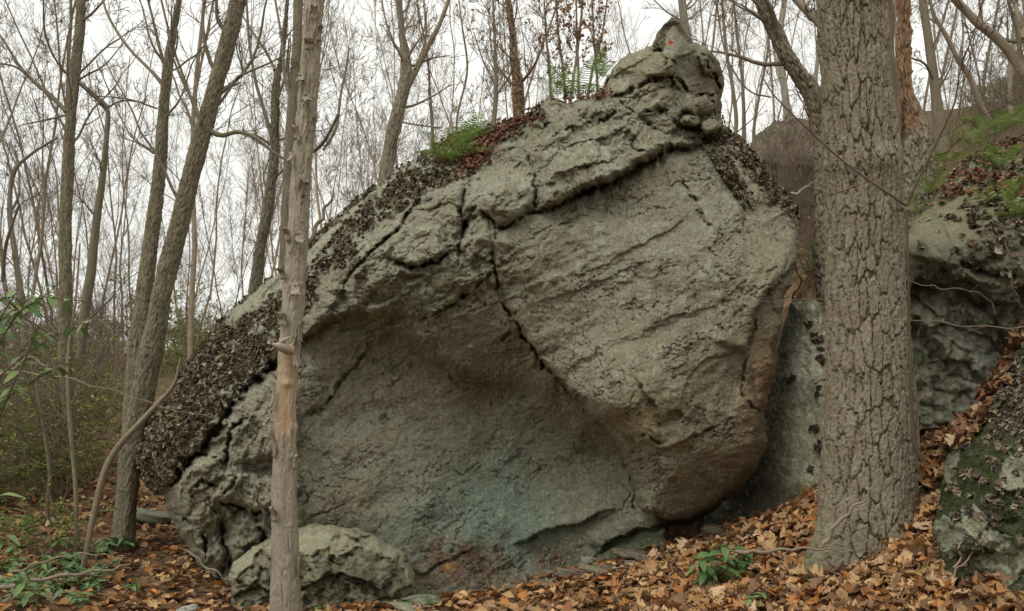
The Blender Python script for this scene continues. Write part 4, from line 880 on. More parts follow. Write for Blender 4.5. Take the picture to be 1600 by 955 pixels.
for k in range(16):
    px = 655 + 24 * k + rs.uniform(-8, 8); py = 930 - .145 * (px - 655) + rs.uniform(-6, 18); d = 7.1 - .002 * (px - 655) - .02 * (k % 3)
    small_stone('thin flat stone among the leaves along the foot of the boulder', px, py, d - .25 * rs.rand(), .10 + .12 * rs.rand(), .05 + .05 * rs.rand(), .014 + .014 * rs.rand(), rs.uniform(-.3, .5), np.array((.33, .28, .20)) * rs.uniform(.6, 1.15), 500 + k, 0, 'thin flat stones along the foot of the boulder')
# ---------------------------------------------------------------- tubes and branching
def tubes(paths, rads, sides):
    """paths (n,k,3), rads (n,k) -> V,F (open tubes, tips closed by tiny radius)"""
    n, k, _ = paths.shape
    T = np.gradient(paths, axis=1); T /= np.linalg.norm(T, axis=2, keepdims=True) + 1e-9
    mean = T.mean(1); ref = np.where((np.abs(mean[:, 2:3]) > .7), np.array([[1., 0, 0]]), np.array([[0, 0, 1.]]))
    U = np.cross(T, ref[:, None]); U /= np.linalg.norm(U, axis=2, keepdims=True) + 1e-9; W = np.cross(T, U)
    a = np.arange(sides) / sides * 2 * np.pi
    V = paths[:, :, None] + rads[:, :, None, None] * (U[:, :, None] * np.cos(a)[None, None, :, None] + W[:, :, None] * np.sin(a)[None, None, :, None])
    i = np.arange(n * k * sides).reshape(n, k, sides); j = np.roll(i, -1, 2)
    Fq = np.stack([i[:, :-1], j[:, :-1], j[:, 1:], i[:, 1:]], -1).reshape(-1, 4)
    return V.reshape(-1, 3), Fq
def sprout(rs, paths, rads, m, t0, t1, ang, lratio, rratio, k, wig, up, plen, lfun=None):
    """m children on every parent path; returns paths, radii, lengths"""
    n, kk, _ = paths.shape
    t = rs.uniform(t0, t1, (n, m)); f = t * (kk - 1); i0 = np.clip(f.astype(int), 0, kk - 2); fr = f - i0
    ar = np.arange(n)[:, None]
    p = paths[ar, i0] * (1 - fr)[..., None] + paths[ar, i0 + 1] * fr[..., None]
    d = paths[ar, i0 + 1] - paths[ar, i0]; d /= np.linalg.norm(d, axis=2, keepdims=True) + 1e-9
    r = rads[ar, i0] * (1 - fr) + rads[ar, i0 + 1] * fr
    p = p.reshape(-1, 3); d = d.reshape(-1, 3); r = r.reshape(-1) * rratio * rs.uniform(.6, 1, n * m)
    q = np.cross(d, rs.randn(n * m, 3)); q /= np.linalg.norm(q, axis=1, keepdims=True) + 1e-9
    an = np.radians(ang) * rs.uniform(.65, 1.3, n * m)
    d = d * np.cos(an)[:, None] + q * np.sin(an)[:, None]
    L = np.repeat(plen, m) * lratio * rs.uniform(.55, 1.2, n * m) * (1 - .45 * t.reshape(-1))
    return grow(rs, p, d, L, r, k, wig, up) + (L,)
def grow(rs, p, d, L, r, k, wig, up):
    n = len(p); paths = np.zeros((n, k, 3)); paths[:, 0] = p; st = (L / (k - 1))[:, None]
    for i in range(1, k):
        d = d + wig * rs.randn(n, 3) + np.array([0, 0, up]); d /= np.linalg.norm(d, axis=1, keepdims=True)
        paths[:, i] = paths[:, i - 1] + d * st
    rads = r[:, None] * np.linspace(1, .22, k)[None] ** .9
    return paths, rads
class Geo:
    def __init__(s): s.V, s.F, s.C, s.o = [], [], [], 0
    def add(s, V, F, c):
        c = np.array(c, float); s.V.append(V); s.F.append(F + s.o); s.C.append(np.tile(c, (len(V), 1)) if c.ndim == 1 else c); s.o += len(V)
    def tube(s, paths, rads, sides, c): V, F = tubes(paths, rads, sides); s.add(V, F, c)
    def make(s, name, mat, parent=None, smooth=True, loc=None):
        byk = {}
        for f in s.F: byk.setdefault(f.shape[1], []).append(f)
        return mk(name, np.concatenate(s.V), [np.concatenate(v) for v in byk.values()], mat, parent, np.concatenate(s.C), smooth, loc)
BARKC = np.array((.21, .185, .14))
def crown(rs, g, tp, tr, tl, cnt=(7, 6, 5), t0=.35, col=BARKC, lr=(.42, .5, .55), up=.10, rmin=.003, ang=50):
    """three orders of branches on trunk paths"""
    p, r, L = sprout(rs, tp, tr, cnt[0], t0, .98, ang, lr[0], .34, 9, .15, up, tl); g.tube(p, np.maximum(r, rmin), 4, col * .95)
    p2, r2, L2 = sprout(rs, p, r, cnt[1], .2, .98, 42, lr[1], .55, 6, .16, up * .8, L); g.tube(p2, np.maximum(r2, rmin), 3, col * .9)
    if len(cnt) > 2:
        p3, r3, L3 = sprout(rs, p2, r2, cnt[2], .15, 1, 40, lr[2], .6, 5, .18, up * .6, L2); g.tube(p3, np.maximum(r3, rmin * .8), 3, col * .85)
        if len(cnt) > 3:
            p4, r4, L4 = sprout(rs, p3, r3, cnt[3], .15, 1, 40, .6, .7, 4, .2, .05, L3); g.tube(p4, np.maximum(r4, rmin * .6), 3, col * .8)
def smooth_line(pts, n, us=None):
    """Catmull-Rom through rows of (px,py,w,...)"""
    p = np.array(pts, float); p = np.vstack([2 * p[0] - p[1], p, 2 * p[-1] - p[-2]]); m = len(p) - 3; out = []
    for u in (np.linspace(0, m - 1e-6, n) if us is None else us * (m - 1e-6)):
        i = int(u); t = u - i; a, b, c, d = p[i:i + 4]
        out.append(.5 * ((2 * b) + (-a + c) * t + (2 * a - 5 * b + 4 * c - d) * t * t + (-a + 3 * b - 3 * c + d) * t ** 3))
    return np.array(out)
# ---------------------------------------------------------------- detailed trunk
def trunk_hd(name, rows, d, n_rows, n_cols, disp, mat, parent, back=1.0):
    """rows: (px,py,width_px) bottom to top; disp(a, z, theta, px, py) -> radial offset, colour"""
    probe = smooth_line(rows, 600); den = np.where((probe[:, 1] > -25) & (probe[:, 1] < 965), 1., .08) * np.r_[0, np.hypot(*np.diff(probe[:, :2], axis=0).T)]
    cum = np.cumsum(den); us = np.interp(np.linspace(0, cum[-1], n_rows), cum, np.linspace(0, 1, 600))
    L = smooth_line(rows, n_rows, us); dd = d if np.ndim(d) else np.full(n_rows, d)
    cx = (L[:, 0] - 800) / F * dd; cz = EYE + (HOR - L[:, 1]) / F * dd; R = L[:, 2] / 2 / F * dd * .97
    t0_ = np.linspace(0, 2 * np.pi, n_cols, endpoint=False); th = t0_ + .55 * np.sin(t0_)   # finer towards the front
    # theta = 0 is the back seam
    T, Z = np.meshgrid(th, cz); RR = np.repeat(R[:, None], n_cols, 1); A = (T - np.pi) * R.mean()
    PXc = np.repeat(L[:, 0:1], n_cols, 1) + np.sin(T - np.pi) * L[:, 2:3] / 2 * -1; PYc = np.repeat(L[:, 1:2], n_cols, 1)
    dr, col = disp(A.ravel(), Z.ravel(), T.ravel(), PXc.ravel(), PYc.ravel())
    fade = (sst(0, .5, T) * sst(0, .5, 2 * np.pi - T)).ravel()
    rad = RR.ravel() + dr * fade
    X = np.repeat(cx[:, None], n_cols, 1).ravel() - np.sin(T.ravel() - np.pi) * rad; Y = np.repeat(dd[:, None], n_cols, 1).ravel() - np.cos(T.ravel() - np.pi) * rad
    V = np.c_[X, Y, Z.ravel()]; i = np.arange(len(V)).reshape(n_rows, n_cols); j = np.roll(i, -1, 1)
    Q = np.c_[i[:-1].ravel(), j[:-1].ravel(), j[1:].ravel(), i[1:].ravel()][:, ::-1]
    return mk(name, V, Q, mat, parent, col), L, dd
def bark_fn(seed, col, sw=.05, sh=.16, dep=.012, wood=None, moss=.2):
    col = np.array(col, float)
    def fn(a, z, th, px, py):
        wa = a + .02 * fbm(a / .06, z / .15, 4, seed); wz = z + .05 * fbm(a / .05, z / .10, 3, seed + 2)
        f1, f2, c = worley(wa / sw, wz / sh, seed + 4); e = f2 - f1; rdg = sst(.8, .96, ridged(wa / (sw * 1.5), wz / .5, 3, seed + 6))
        plate = sst(.02, .16, e); n = fbm(a / .09, z / .2, 4, seed + 8); n2 = fbm(a / .03, z / .05, 4, seed + 10)
        dr = dep * (plate - .9) + dep * .6 * (c - .5) * plate - dep * .8 * rdg + dep * .5 * fbm(a / .02, z / .05, 4, seed + 12) + .015 * fbm(th, z / .5, 3, seed + 14)
        cc = np.tile(col, (len(a), 1)); put = mixer(cc)
        put(sst(0, .5, n) * .5, col * 1.35); put(sst(0, .5, -n) * .5, col * (.72, .70, .66)); put(sst(.1, .5, n2) * .45, col * (1.5, 1.55, 1.5)); put(sst(.2, .0, e) * .6, col * .45); put(rdg * .6, col * .4)
        put(sst(.1, .4, fbm(a / .15, z / .3, 4, seed + 16)) * moss, (.13, .14, .07))
        if wood is not None:
            wm = wood(px, py) * sst(-.5, .1, n + .3); dr = dr * (1 - wm) + wm * (-.02 + .03 * fbm(a / .04, z / .15, 4, seed + 18) - .012 * ridged(a / .02, z / .3, 2, seed + 20))
            put(wm, (.31, .195, .115)); put(wm * sst(-.1, .4, n2), (.22, .125, .07)); put(wm * sst(.1, .5, -n2) * .6, (.42, .31, .20)); put(wm * sst(.3, .5, n2), (.12, .07, .04))
        return dr, cc
    return fn
# thick barked tree, right
oak_rows = [(1350,925,206),(1350,880,182),(1352,850,165),(1354,810,152),(1356,760,146),(1356,700,140),(1358,620,134),(1357,540,129),(1353,470,122),(1350,390,117),(1349,300,116),(1346,260,118),(1343,200,112),(1338,120,108),(1332,40,106),(1328,-40,106),(1318,-300,100),(1308,-700,88)]
def d_oak(a, z, th, px, py):
    wa = a + .017 * fbm(a / .05, z / .16, 5, 501, .62); wz = z + .05 * fbm(a / .05, z / .10, 4, 503)
    f1, f2, c = worley(wa / .058, wz / .24, 505); e = f2 - f1
    g1, g2, c2 = worley(wa / .030, wz / .075, 507); e2 = g2 - g1
    fur = ridged(wa / .060, wz / .42, 3, 509, .5); fv = sst(.82, .96, fur)
    plate = sst(.02, .12, e); pl2 = sst(.0, .10, e2)
    dr = -.022 + .015 * plate + .004 * pl2 * plate + .010 * (c - .5) * plate + .007 * (c2 - .5) * plate - .014 * fv + .006 * fbm(a / .014, z / .03, 4, 511, .6)
    dr += .014 * fbm(th * 1.2, z / .5, 3, 513)
    # root flare: buttresses
    low = sst(780, 880, py); dr += low * .055 * (np.cos(th * 4 + 1.1) + .5 * np.cos(th * 7))
    dr += .035 * gau(px, py, 1352, 262, 26, 20)
    n = fbm(a / .08, z / .1, 4, 515); n2 = fbm(a / .02, z / .03, 4, 517)
    col = np.zeros((len(a), 3)); col[:] = (.245, .208, .148); put = mixer(col)
    put(sst(-.1, .5, n) * .5, (.29, .265, .20)); put(sst(.1, .5, n2 + .25 * (c2 - .5)) * plate * .5, (.38, .365, .285)); put(sst(.1, .6, -n) * .5, (.225, .185, .13))
    put(sst(.2, .0, e / .5) * .85, (.11, .085, .058)); put(sst(.08, .0, e2) * .5, (.15, .12, .085)); put(fv * .8, (.11, .085, .058))
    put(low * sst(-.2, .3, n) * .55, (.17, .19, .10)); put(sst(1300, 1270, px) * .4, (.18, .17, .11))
    return dr, col
oak = thing('thick_tree', 'thick tree trunk with deeply furrowed plated grey bark, nearest tree on the right', 'tree', P(1348, 872, 5.0))
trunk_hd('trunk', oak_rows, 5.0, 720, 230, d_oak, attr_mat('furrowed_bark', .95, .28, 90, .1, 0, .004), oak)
# peeling dead trunk, left foreground
sn_rows = [(446,1010,60),(446,955,56),(446,900,51),(445,850,49),(444,780,45),(445,700,41),(447,650,39),(451,580,38),(454,520,39),(457,475,40),(463,400,38),(468,330,38),(474,240,37),(480,160,36),(486,80,37),(491,0,37),(496,-80,36),(510,-300,33),(530,-600,26)]
def d_snag(a, z, th, px, py):
    wa = a + .006 * fbm(a / .03, z / .12, 3, 531); wz = z + .05 * fbm(a / .05, z / .2, 4, 533)
    vc = ridged(wa / .075, wz / .9, 3, 535); v2 = sst(.90, .985, vc); hc = sst(.93, .99, ridged(wa / .5, wz / .16, 2, 537)) * (fbm(a / .05, z / .2, 3, 538) > .05)
    pn = fbm(wa / .05, wz / .22, 4, 541)
    up = sst(560, 470, py) * .9 + sst(700, 850, py) * .75
    bare = np.clip(sst(520, 545, py + 22 * pn) * sst(712, 680, py + 30 * pn) * sst(1.55, 1.1, np.abs(th - np.pi) + .3 * pn), 0, 1)
    strips = sst(.30, .36, fbm(wa / .035, wz / .25, 3, 545)) * sst(480, 300, py)
    bark = 1 - np.clip(bare + strips * .9, 0, 1)
    dr = -.024 + .010 * sst(.3, .6, bark) - .012 * v2 * bark - .006 * hc * bark + .004 * fbm(a / .02, z / .05, 4, 547) - .003 * bare * ridged(wa / .012, wz / .3, 2, 549)
    dr += .008 * sst(.1, .35, bark) * sst(.95, .6, bark) + .012 * fbm(th, z / .5, 3, 551)
    curl = sst(.16, .26, pn) * sst(.36, .26, pn) * up; dr += .008 * curl
    dr += .018 * gau(px, py, 470, 668, 10, 8) + .02 * gau(px, py, 452, 600, 12, 6)
    n = fbm(a / .05, z / .12, 4, 553); col = np.zeros((len(a), 3)); col[:] = (.36, .32, .245); put = mixer(col)
    put(sst(0, .5, n) * .5, (.42, .37, .29)); put(sst(.1, .5, -n) * .5, (.28, .24, .175)); put(sst(500, 800, py) * .35, (.30, .265, .20))
    put(sst(.35, .0, bark), (.40, .30, .19)); put(bare * sst(-.1, .3, fbm(wa / .012, wz / .25, 3, 555)) * .7, (.50, .40, .28)); put(bare * gau(px, py, 448, 640, 14, 50) * .4, (.46, .28, .14))
    put(v2 * .6 * bark, (.15, .11, .07)); put(hc * .4 * bark, (.18, .14, .09)); put(curl * .3, (.46, .42, .35)); return dr, col
snag = thing('peeling_trunk', 'slim pale dead trunk with peeling bark and bare orange wood, foreground left of the boulder', 'tree', P(446, 960, 5.6))
trunk_hd('trunk', sn_rows, 5.6, 620, 110, d_snag, attr_mat('peeling_bark', .9, .16, 50, .15, 0, .002, (1, 1, .6)), snag)
# curled bark scales that stand off the trunk
rs = np.random.RandomState(71)
def bark_scale(px, py, w_, h_, side, seed):
    L = smooth_line(sn_rows, 400); k = np.argmin(np.abs(L[:, 1] - py)); R = L[k, 2] / 2 / F * 5.6
    cx = (L[k, 0] - 800) / F * 5.6; z0 = EYE + (HOR - py) / F * 5.6; s0 = np.clip((px - L[k, 0]) / (L[k, 2] / 2), -.97, .97); a0 = math.asin(s0)
    r5 = np.random.RandomState(seed); V, Fc = [], []
    nu, nv = 7, 8
    for layer in (0, 1):
        for j in range(nv):
            for i in range(nu):
                u = i / (nu - 1) - .5; v = j / (nv - 1); ang = a0 + u * w_ / R * (1 - .25 * abs(v - .5)) ; off = .012 + .035 * (max(0, v - .35) ** 2 if side > 0 else max(0, .65 - v) ** 2) * 2 + .006 * r5.randn() * .5 + (.006 if layer else 0)
                rr = R + off; V.append((cx + math.sin(ang) * rr, 5.6 - math.cos(ang) * rr, z0 + (v - .5) * h_ + .008 * r5.randn()))
    q = lambda l, i, j: l * nu * nv + j * nu + i
    for j in range(nv - 1):
        for i in range(nu - 1):
            Fc.append((q(1, i, j), q(1, i + 1, j), q(1, i + 1, j + 1), q(1, i, j + 1))); Fc.append((q(0, i, j), q(0, i, j + 1), q(0, i + 1, j + 1), q(0, i + 1, j)))
    for i in range(nu - 1): Fc += [(q(0, i, 0), q(0, i + 1, 0), q(1, i + 1, 0), q(1, i, 0)), (q(1, i, nv - 1), q(1, i + 1, nv - 1), q(0, i + 1, nv - 1), q(0, i, nv - 1))]
    for j in range(nv - 1): Fc += [(q(1, 0, j), q(1, 0, j + 1), q(0, 0, j + 1), q(0, 0, j)), (q(0, nu - 1, j), q(0, nu - 1, j + 1), q(1, nu - 1, j + 1), q(1, nu - 1, j))]
    mk('bark_scale', np.array(V), np.array(Fc), M_TWIG, snag, np.tile(np.array((.36, .31, .24)) * r5.uniform(.75, 1.2), (len(V), 1)))
for k, (x, y, a, b, s) in enumerate([(488,78,.05,.07,1),(476,130,.05,.06,-1),(495,30,.04,.08,1),(470,215,.04,.09,1),(484,160,.05,.05,-1),(462,250,.04,.07,-1),(478,300,.05,.10,1),(456,370,.04,.08,1),(472,375,.05,.07,-1),(448,430,.05,.07,1),(466,455,.05,.08,-1),
        (448,500,.07,.08,1),(470,520,.03,.14,1),(463,560,.03,.12,-1),(436,690,.03,.2,1),(434,620,.03,.15,-1),(462,720,.03,.1,1),(437,800,.04,.1,1),(468,880,.03,.16,1),(425,870,.02,.12,-1),(500,60,.03,.1,1),(490,200,.03,.08,1)]):
    bark_scale(x, y, a, b, s, 900 + k)
# bracket: broken stub on the trunk
g = Geo(); q = P(446, 541, 5.46)
pth_ = np.array([[P(452,546,5.5), P(444,544,5.44), P(434,541,5.40), P(424,538,5.37)]]); g.tube(pth_, np.array([[.04, .036, .026, .008]]), 9, (.42, .36, .27))
pth_ = np.array([[P(446,540,5.46), P(440,534,5.42), P(448,529,5.42), P(456,526,5.42)]]); g.tube(pth_, np.array([[.022, .018, .012, .003]]), 7, (.45, .39, .30)); g.make('broken_stub', M_TWIG, snag)

# ---------------------------------------------------------------- trees traced at their own distances
def trunk_geo(g, rows, d, sides=18, per=.05, col=BARKC, amp=.06, seed=0, deep=1.0):
    Ltot = sum(math.hypot(rows[i + 1][0] - rows[i][0], rows[i + 1][1] - rows[i][1]) for i in range(len(rows) - 1)) / F * d
    n = int(min(400, max(12, Ltot / per))); L = smooth_line([r[:3] for r in rows], n); dd = np.linspace(d, d * deep, n)
    path = np.c_[(L[:, 0] - 800) / F * dd, dd, EYE + (HOR - L[:, 1]) / F * dd]; R = L[:, 2] / 2 / F * dd * .84
    V, Fq = tubes(path[None], R[None], sides); V = V.reshape(n, sides, 3); th = np.arange(sides) / sides * 2 * np.pi
    A, Zz = np.meshgrid(th, np.arange(n) * per); rk = fbm(np.cos(A) * 3 + seed, np.sin(A) * 3 + Zz * 2.2, 4, seed) + .5 * ridged(A * 3, Zz * 3, 2, seed)
    ctr = path[:, None]; V = ctr + (V - ctr) * (1 + amp * 2 * (rk[..., None] - .3)); c = np.clip(col * (1 + .35 * fbm(A * 2, Zz * 4, 3, seed + 5)[..., None]), .02, .8)
    g.add(V.reshape(-1, 3), Fq, c.reshape(-1, 3)); return path, R
def traced_tree(name, label, rows, d, limbs=(), seed=0, col=BARKC, cnt=(6, 5, 4), t0=.3, ext=2.5, sides=18, limb_cnt=(6, 4, 3), amp=.06, deep=1.0, lr=.25, cat='tree', ang=50, rmin=.0035, hd=None):
    rs = np.random.RandomState(seed + 1000); col = np.array(col)
    # continue above the frame so the tree is whole
    r0, r1 = rows[-2], rows[-1]
    if ext and r1[1] < 30: k_ = ext * F / d / max(30, math.hypot(r1[0] - r0[0], r1[1] - r0[1])); rows = list(rows) + [(r1[0] + (r1[0] - r0[0]) * k_, r1[1] + (r1[1] - r0[1]) * k_, r1[2] * .3)]
    t = thing(name, label, cat, P(rows[0][0], rows[0][1], d)); g = Geo(); path, R = trunk_geo(g, rows, d, sides, .05 if d < 12 else .12, col, amp, seed, deep)
    if hd: trunk_hd('trunk', [(r[0], r[1], r[2] * .95) for r in rows], d, hd[0], hd[1], hd[2], M_BARK, t)
    else: g.make('trunk', M_BARK, t)
    g = Geo(); ks = np.linspace(0, len(path) - 1, 12).astype(int); tp, tr = path[ks][None], R[ks][None]; tl = np.array([np.linalg.norm(path[-1] - path[0])])
    if cnt: crown(rs, g, tp, tr, tl, cnt, t0, col, (lr, .5, .55), ang=ang, rmin=rmin)
    for lb in limbs:
        gl = Geo(); dl = lb[0][3] if len(lb[0]) > 3 else d; p, r = trunk_geo(gl, [x[:3] for x in lb], dl, 8, .08, col, .05, seed + 3, 1 + rs.uniform(-.06, .06)); gl.make('limb', M_BARK, t)
        k2 = np.linspace(0, len(p) - 1, 8).astype(int); ll = np.array([np.linalg.norm(p[-1] - p[0])])
        if limb_cnt: crown(rs, g, p[k2][None], r[k2][None], ll, limb_cnt, .15, col, (.40, .5, .55), rmin=rmin)
    if g.V: g.make('crown', M_TWIG, t)
    return t
B2_ = (.215, .185, .13)
traced_tree('leaning_tree', 'leaning brown tree rising from the leafy path by the left boulder end', [(188,880,52),(191,860,40),(198,780,33),(207,690,36),(222,620,38),(238,540,36),(255,450,33),(280,350,31),(305,250,29),(330,160,27),(350,90,26),(370,10,25),(378,-40,24)], 8.4,
    [[(320,200,12),(345,212,9),(372,206,8),(400,216,7),(430,240,5),(470,262,4)],[(352,50,9),(340,30,7),(338,0,6)],[(300,262,6),(340,150,5),(372,130,4)]], 1, B2_, (7, 5, 4), .55, 3, hd=(480, 64, bark_fn(1101, B2_, .035, .10, .010)))
traced_tree('forked_tree', 'straight brown tree just left of and behind the leaning tree, forking near the top', [(208,690,36),(212,600,33),(218,520,30),(228,440,26),(240,350,22),(250,260,19),(255,180,17),(262,110,15),(270,50,11),(282,-10,9)], 9.6,
    [[(256,135,8),(235,110,6),(205,80,5),(180,45,5),(165,15,4),(160,-10,3)],[(258,105,7),(248,70,6),(240,35,5),(230,-5,4)],[(246,170,4),(200,155,3),(150,150,2)],[(240,240,4),(200,205,3),(150,95,2)]], 2, B2_, (6, 5, 4), .5, 2, hd=(400, 50, bark_fn(1111, B2_, .035, .12, .010)))
traced_tree('slender_tree', 'tall slim brown tree with a long limb reaching left, third large trunk from the left', [(118,900,18),(116,820,18),(110,700,17),(104,600,19),(102,500,21),(103,420,20),(103,330,19),(107,240,17),(113,160,16),(120,90,17),(125,40,16),(128,-10,13)], 10.5,
    [[(104,175,9),(80,150,8),(50,125,7),(28,100,6),(10,70,5),(-15,35,4)],[(50,125,5),(25,105,4),(-10,98,3)],[(108,120,5),(85,90,4),(70,50,4),(68,0,3)],[(123,130,5),(145,150,5),(165,170,5)],[(125,35,5),(145,20,4),(170,-8,3)],[(104,180,4),(60,190,3),(35,195,2)]], 3, B2_, (7, 5, 4), .3, 2, amp=.05, hd=(420, 44, bark_fn(1121, B2_, .03, .10, .008)))
traced_tree('bent_tree', 'thin tree with a sharp elbow high up, between the slim tree and the forked tree', [(125,560,14),(135,470,17),(143,420,16),(150,350,14),(160,280,12),(166,220,9),(168,172,8),(150,150,6),(125,128,5),(112,108,4)], 11.5, [[(165,170,4),(190,158,3),(225,160,2)]], 4, B2_, (8, 6, 4), .3, 0)
traced_tree('mossy_tree', 'dark crooked tree standing behind the boulder slope, left of the peeling trunk', [(396,480,24),(400,440,21),(408,380,18),(420,320,17),(428,250,16),(430,180,14),(432,130,12),(440,90,9),(446,40,7),(450,-10,5)], 13,
    [[(430,235,8),(415,180,7),(400,130,6),(390,70,5),(385,0,4)],[(430,110,6),(415,80,5),(395,50,4),(370,10,3)],[(425,180,5),(445,120,4),(452,60,3)],[(428,230,5),(400,212,5),(370,208,4),(340,210,3)]], 5, (.20, .17, .125), (8, 6, 5), .3, 2, hd=(300, 48, bark_fn(1131, (.19, .165, .12), .05, .14, .016, None, .5)))
traced_tree('hidden_tree', 'brown tree directly behind the peeling dead trunk, showing at its left side', [(440,520,24),(445,420,22),(448,330,20),(452,240,19),(458,150,18),(464,80,18),(466,0,17),(467,-30,16)], 11,
    [[(456,160,7),(445,120,6),(440,60,5),(430,0,4)],[(505,235,5),(525,200,6),(532,150,5),(540,110,4),(545,75,3)],[(460,250,8),(492,235,7),(510,215,6),(528,180,5)]], 6, B2_, (7, 6, 4), .3, 2)
traced_tree('twin_stem_tree', 'pale tree splitting in two above the middle of the boulder slope', [(598,320,26),(604,270,24),(611,220,22),(620,180,22),(630,140,20),(634,100,17),(628,50,12),(622,-10,10)], 11,
    [[(634,140,14),(650,110,12),(670,70,10),(688,35,8),(703,-5,7)],[(632,90,5),(612,60,4),(600,20,3),(596,-10,3)],[(648,108,4),(665,60,4),(662,0,3)],[(622,190,4),(650,195,3),(690,200,3)]], 7, (.29, .23, .16), (9, 6, 4), .2, 2, hd=(260, 48, bark_fn(1141, (.27, .235, .175), .04, .14, .008)))
traced_tree('knobbly_tree', 'reddish brown scaly tree behind the top of the slope, right of the twin stems', [(812,230,22),(811,180,20),(809,130,18),(803,90,14),(801,50,11),(795,10,10),(793,-20,9)], 11,
    [[(812,130,6),(830,110,4),(850,70,3)],[(808,140,5),(790,120,4),(770,90,3),(765,40,2)]], 8, (.26, .165, .10), (9, 6, 4), .2, 2, amp=.12, hd=(260, 48, bark_fn(1151, (.25, .175, .115), .07, .10, .022)))
traced_tree('thin_tree', 'thin straight tree at the fern patch, left of the reddish scaly tree', [(768,230,10),(772,190,9),(775,140,8),(774,90,6),(772,40,5),(770,-10,4)], 10.5, [[(775,150,4),(795,120,3),(812,80,2)],[(774,130,3),(755,95,3),(740,50,2)]], 9, (.23, .195, .14), (12, 6, 4), .1, 1, rmin=.003)
traced_tree('straight_tree', 'smooth grey tree right behind the pointed top of the boulder', [(1086,140,17),(1078,80,16),(1070,40,15),(1064,-10,14)], 12, [], 10, (.24, .215, .165), (5, 5, 4), .5, 3)
traced_tree('curved_limb_tree', 'thick curved scaly limb arching left out from behind the thick-barked tree', [(1300,620,60),(1300,500,52),(1296,400,46),(1294,300,42),(1289,220,38),(1276,160,34),(1252,122,30),(1232,92,28),(1216,58,27),(1200,28,22),(1184,-2,18),(1165,-30,15)], 7.5,
    [[(1218,60,14),(1210,30,10),(1200,5,8),(1180,-25,6)],[(1285,40,16),(1262,18,14),(1240,-5,13)],[(1205,152,3),(1170,142,3),(1140,100,3),(1128,60,3),(1122,20,3),(1118,-10,2)]], 11, (.25, .20, .145), (7, 5, 4), .3, 1, amp=.11, hd=(360, 70, bark_fn(1161, (.24, .205, .15), .05, .11, .020)))
traced_tree('broken_tree', 'broken rotten tree with bare orange wood showing, just right of the thick-barked tree', [(1440,560,74),(1440,460,62),(1438,380,56),(1434,300,52),(1430,230,50),(1420,180,46),(1412,140,36),(1412,90,30),(1412,40,26),(1410,-10,26)], 7.2,
    [[(1395,240,14),(1400,190,20),(1396,130,22),(1388,80,22),(1390,20,20),(1380,-20,18)]], 12, (.25, .20, .15), None, .3, 1, limb_cnt=None, amp=.16, sides=26, hd=(360, 84, bark_fn(1171, (.27, .235, .175), .05, .13, .020, lambda x, y: sst(225, 185, y + .5 * (x - 1420)) * sst(-40, 20, y) * sst(1440, 1428, x))))
traced_tree('grey_tree', 'plain grey tree standing on the slope right of the broken rotten tree', [(1474,240,24),(1466,180,20),(1460,130,17),(1452,70,15),(1444,20,13),(1440,-20,12)], 12, [[(1460,130,5),(1445,100,4),(1420,90,3)]], 13, B2_, (6, 5, 4), .3, 2)
traced_tree('arching_tree', 'long tree arching in from the upper right corner of the view', [(1625,150,20),(1604,122,19),(1585,92,17),(1560,62,16),(1530,38,14),(1508,16,13),(1486,-8,12)], 11, [[(1560,62,7),(1600,66,6),(1640,60,5)],[(1535,40,5),(1530,0,4)],[(1590,110,8),(1592,60,7),(1575,0,6)],[(1600,60,10),(1590,20,8),(1580,-10,7)]], 14, (.27, .22, .16), (6, 5, 4), .2, 1)
traced_tree('slanting_tree', 'slim tree slanting up to the left on the hillside at the upper right', [(1545,190,12),(1530,160,11),(1515,120,10),(1498,95,9),(1478,55,8),(1460,25,6),(1450,-10,5)], 13, [[(1500,95,5),(1505,50,4),(1500,0,3)],[(1580,180,9),(1578,120,8),(1585,40,6),(1590,-10,5)]], 15, (.26, .21, .155), (8, 6, 4), .2, 1)
traced_tree('pale_tree', 'light grey straight tree rising behind the brown cliff, left of the curved limb', [(1232,200,14),(1228,160,13),(1222,110,12),(1218,60,11),(1226,0,10)], 17, [], 16, (.33, .30, .24), (6, 5, 4), .3, 2)
traced_tree('far_left_tree', 'crooked thin tree at the far left edge behind the leafy shrub', [(40,560,12),(34,470,11),(24,400,10),(15,330,9),(22,270,7),(50,240,5),(90,215,4)], 14, [[(15,335,5),(30,300,4),(24,240,3),(0,215,3)],[(4,440,7),(10,380,6),(30,320,4)]], 17, (.24, .20, .15), (8, 6, 4), .2, 0)
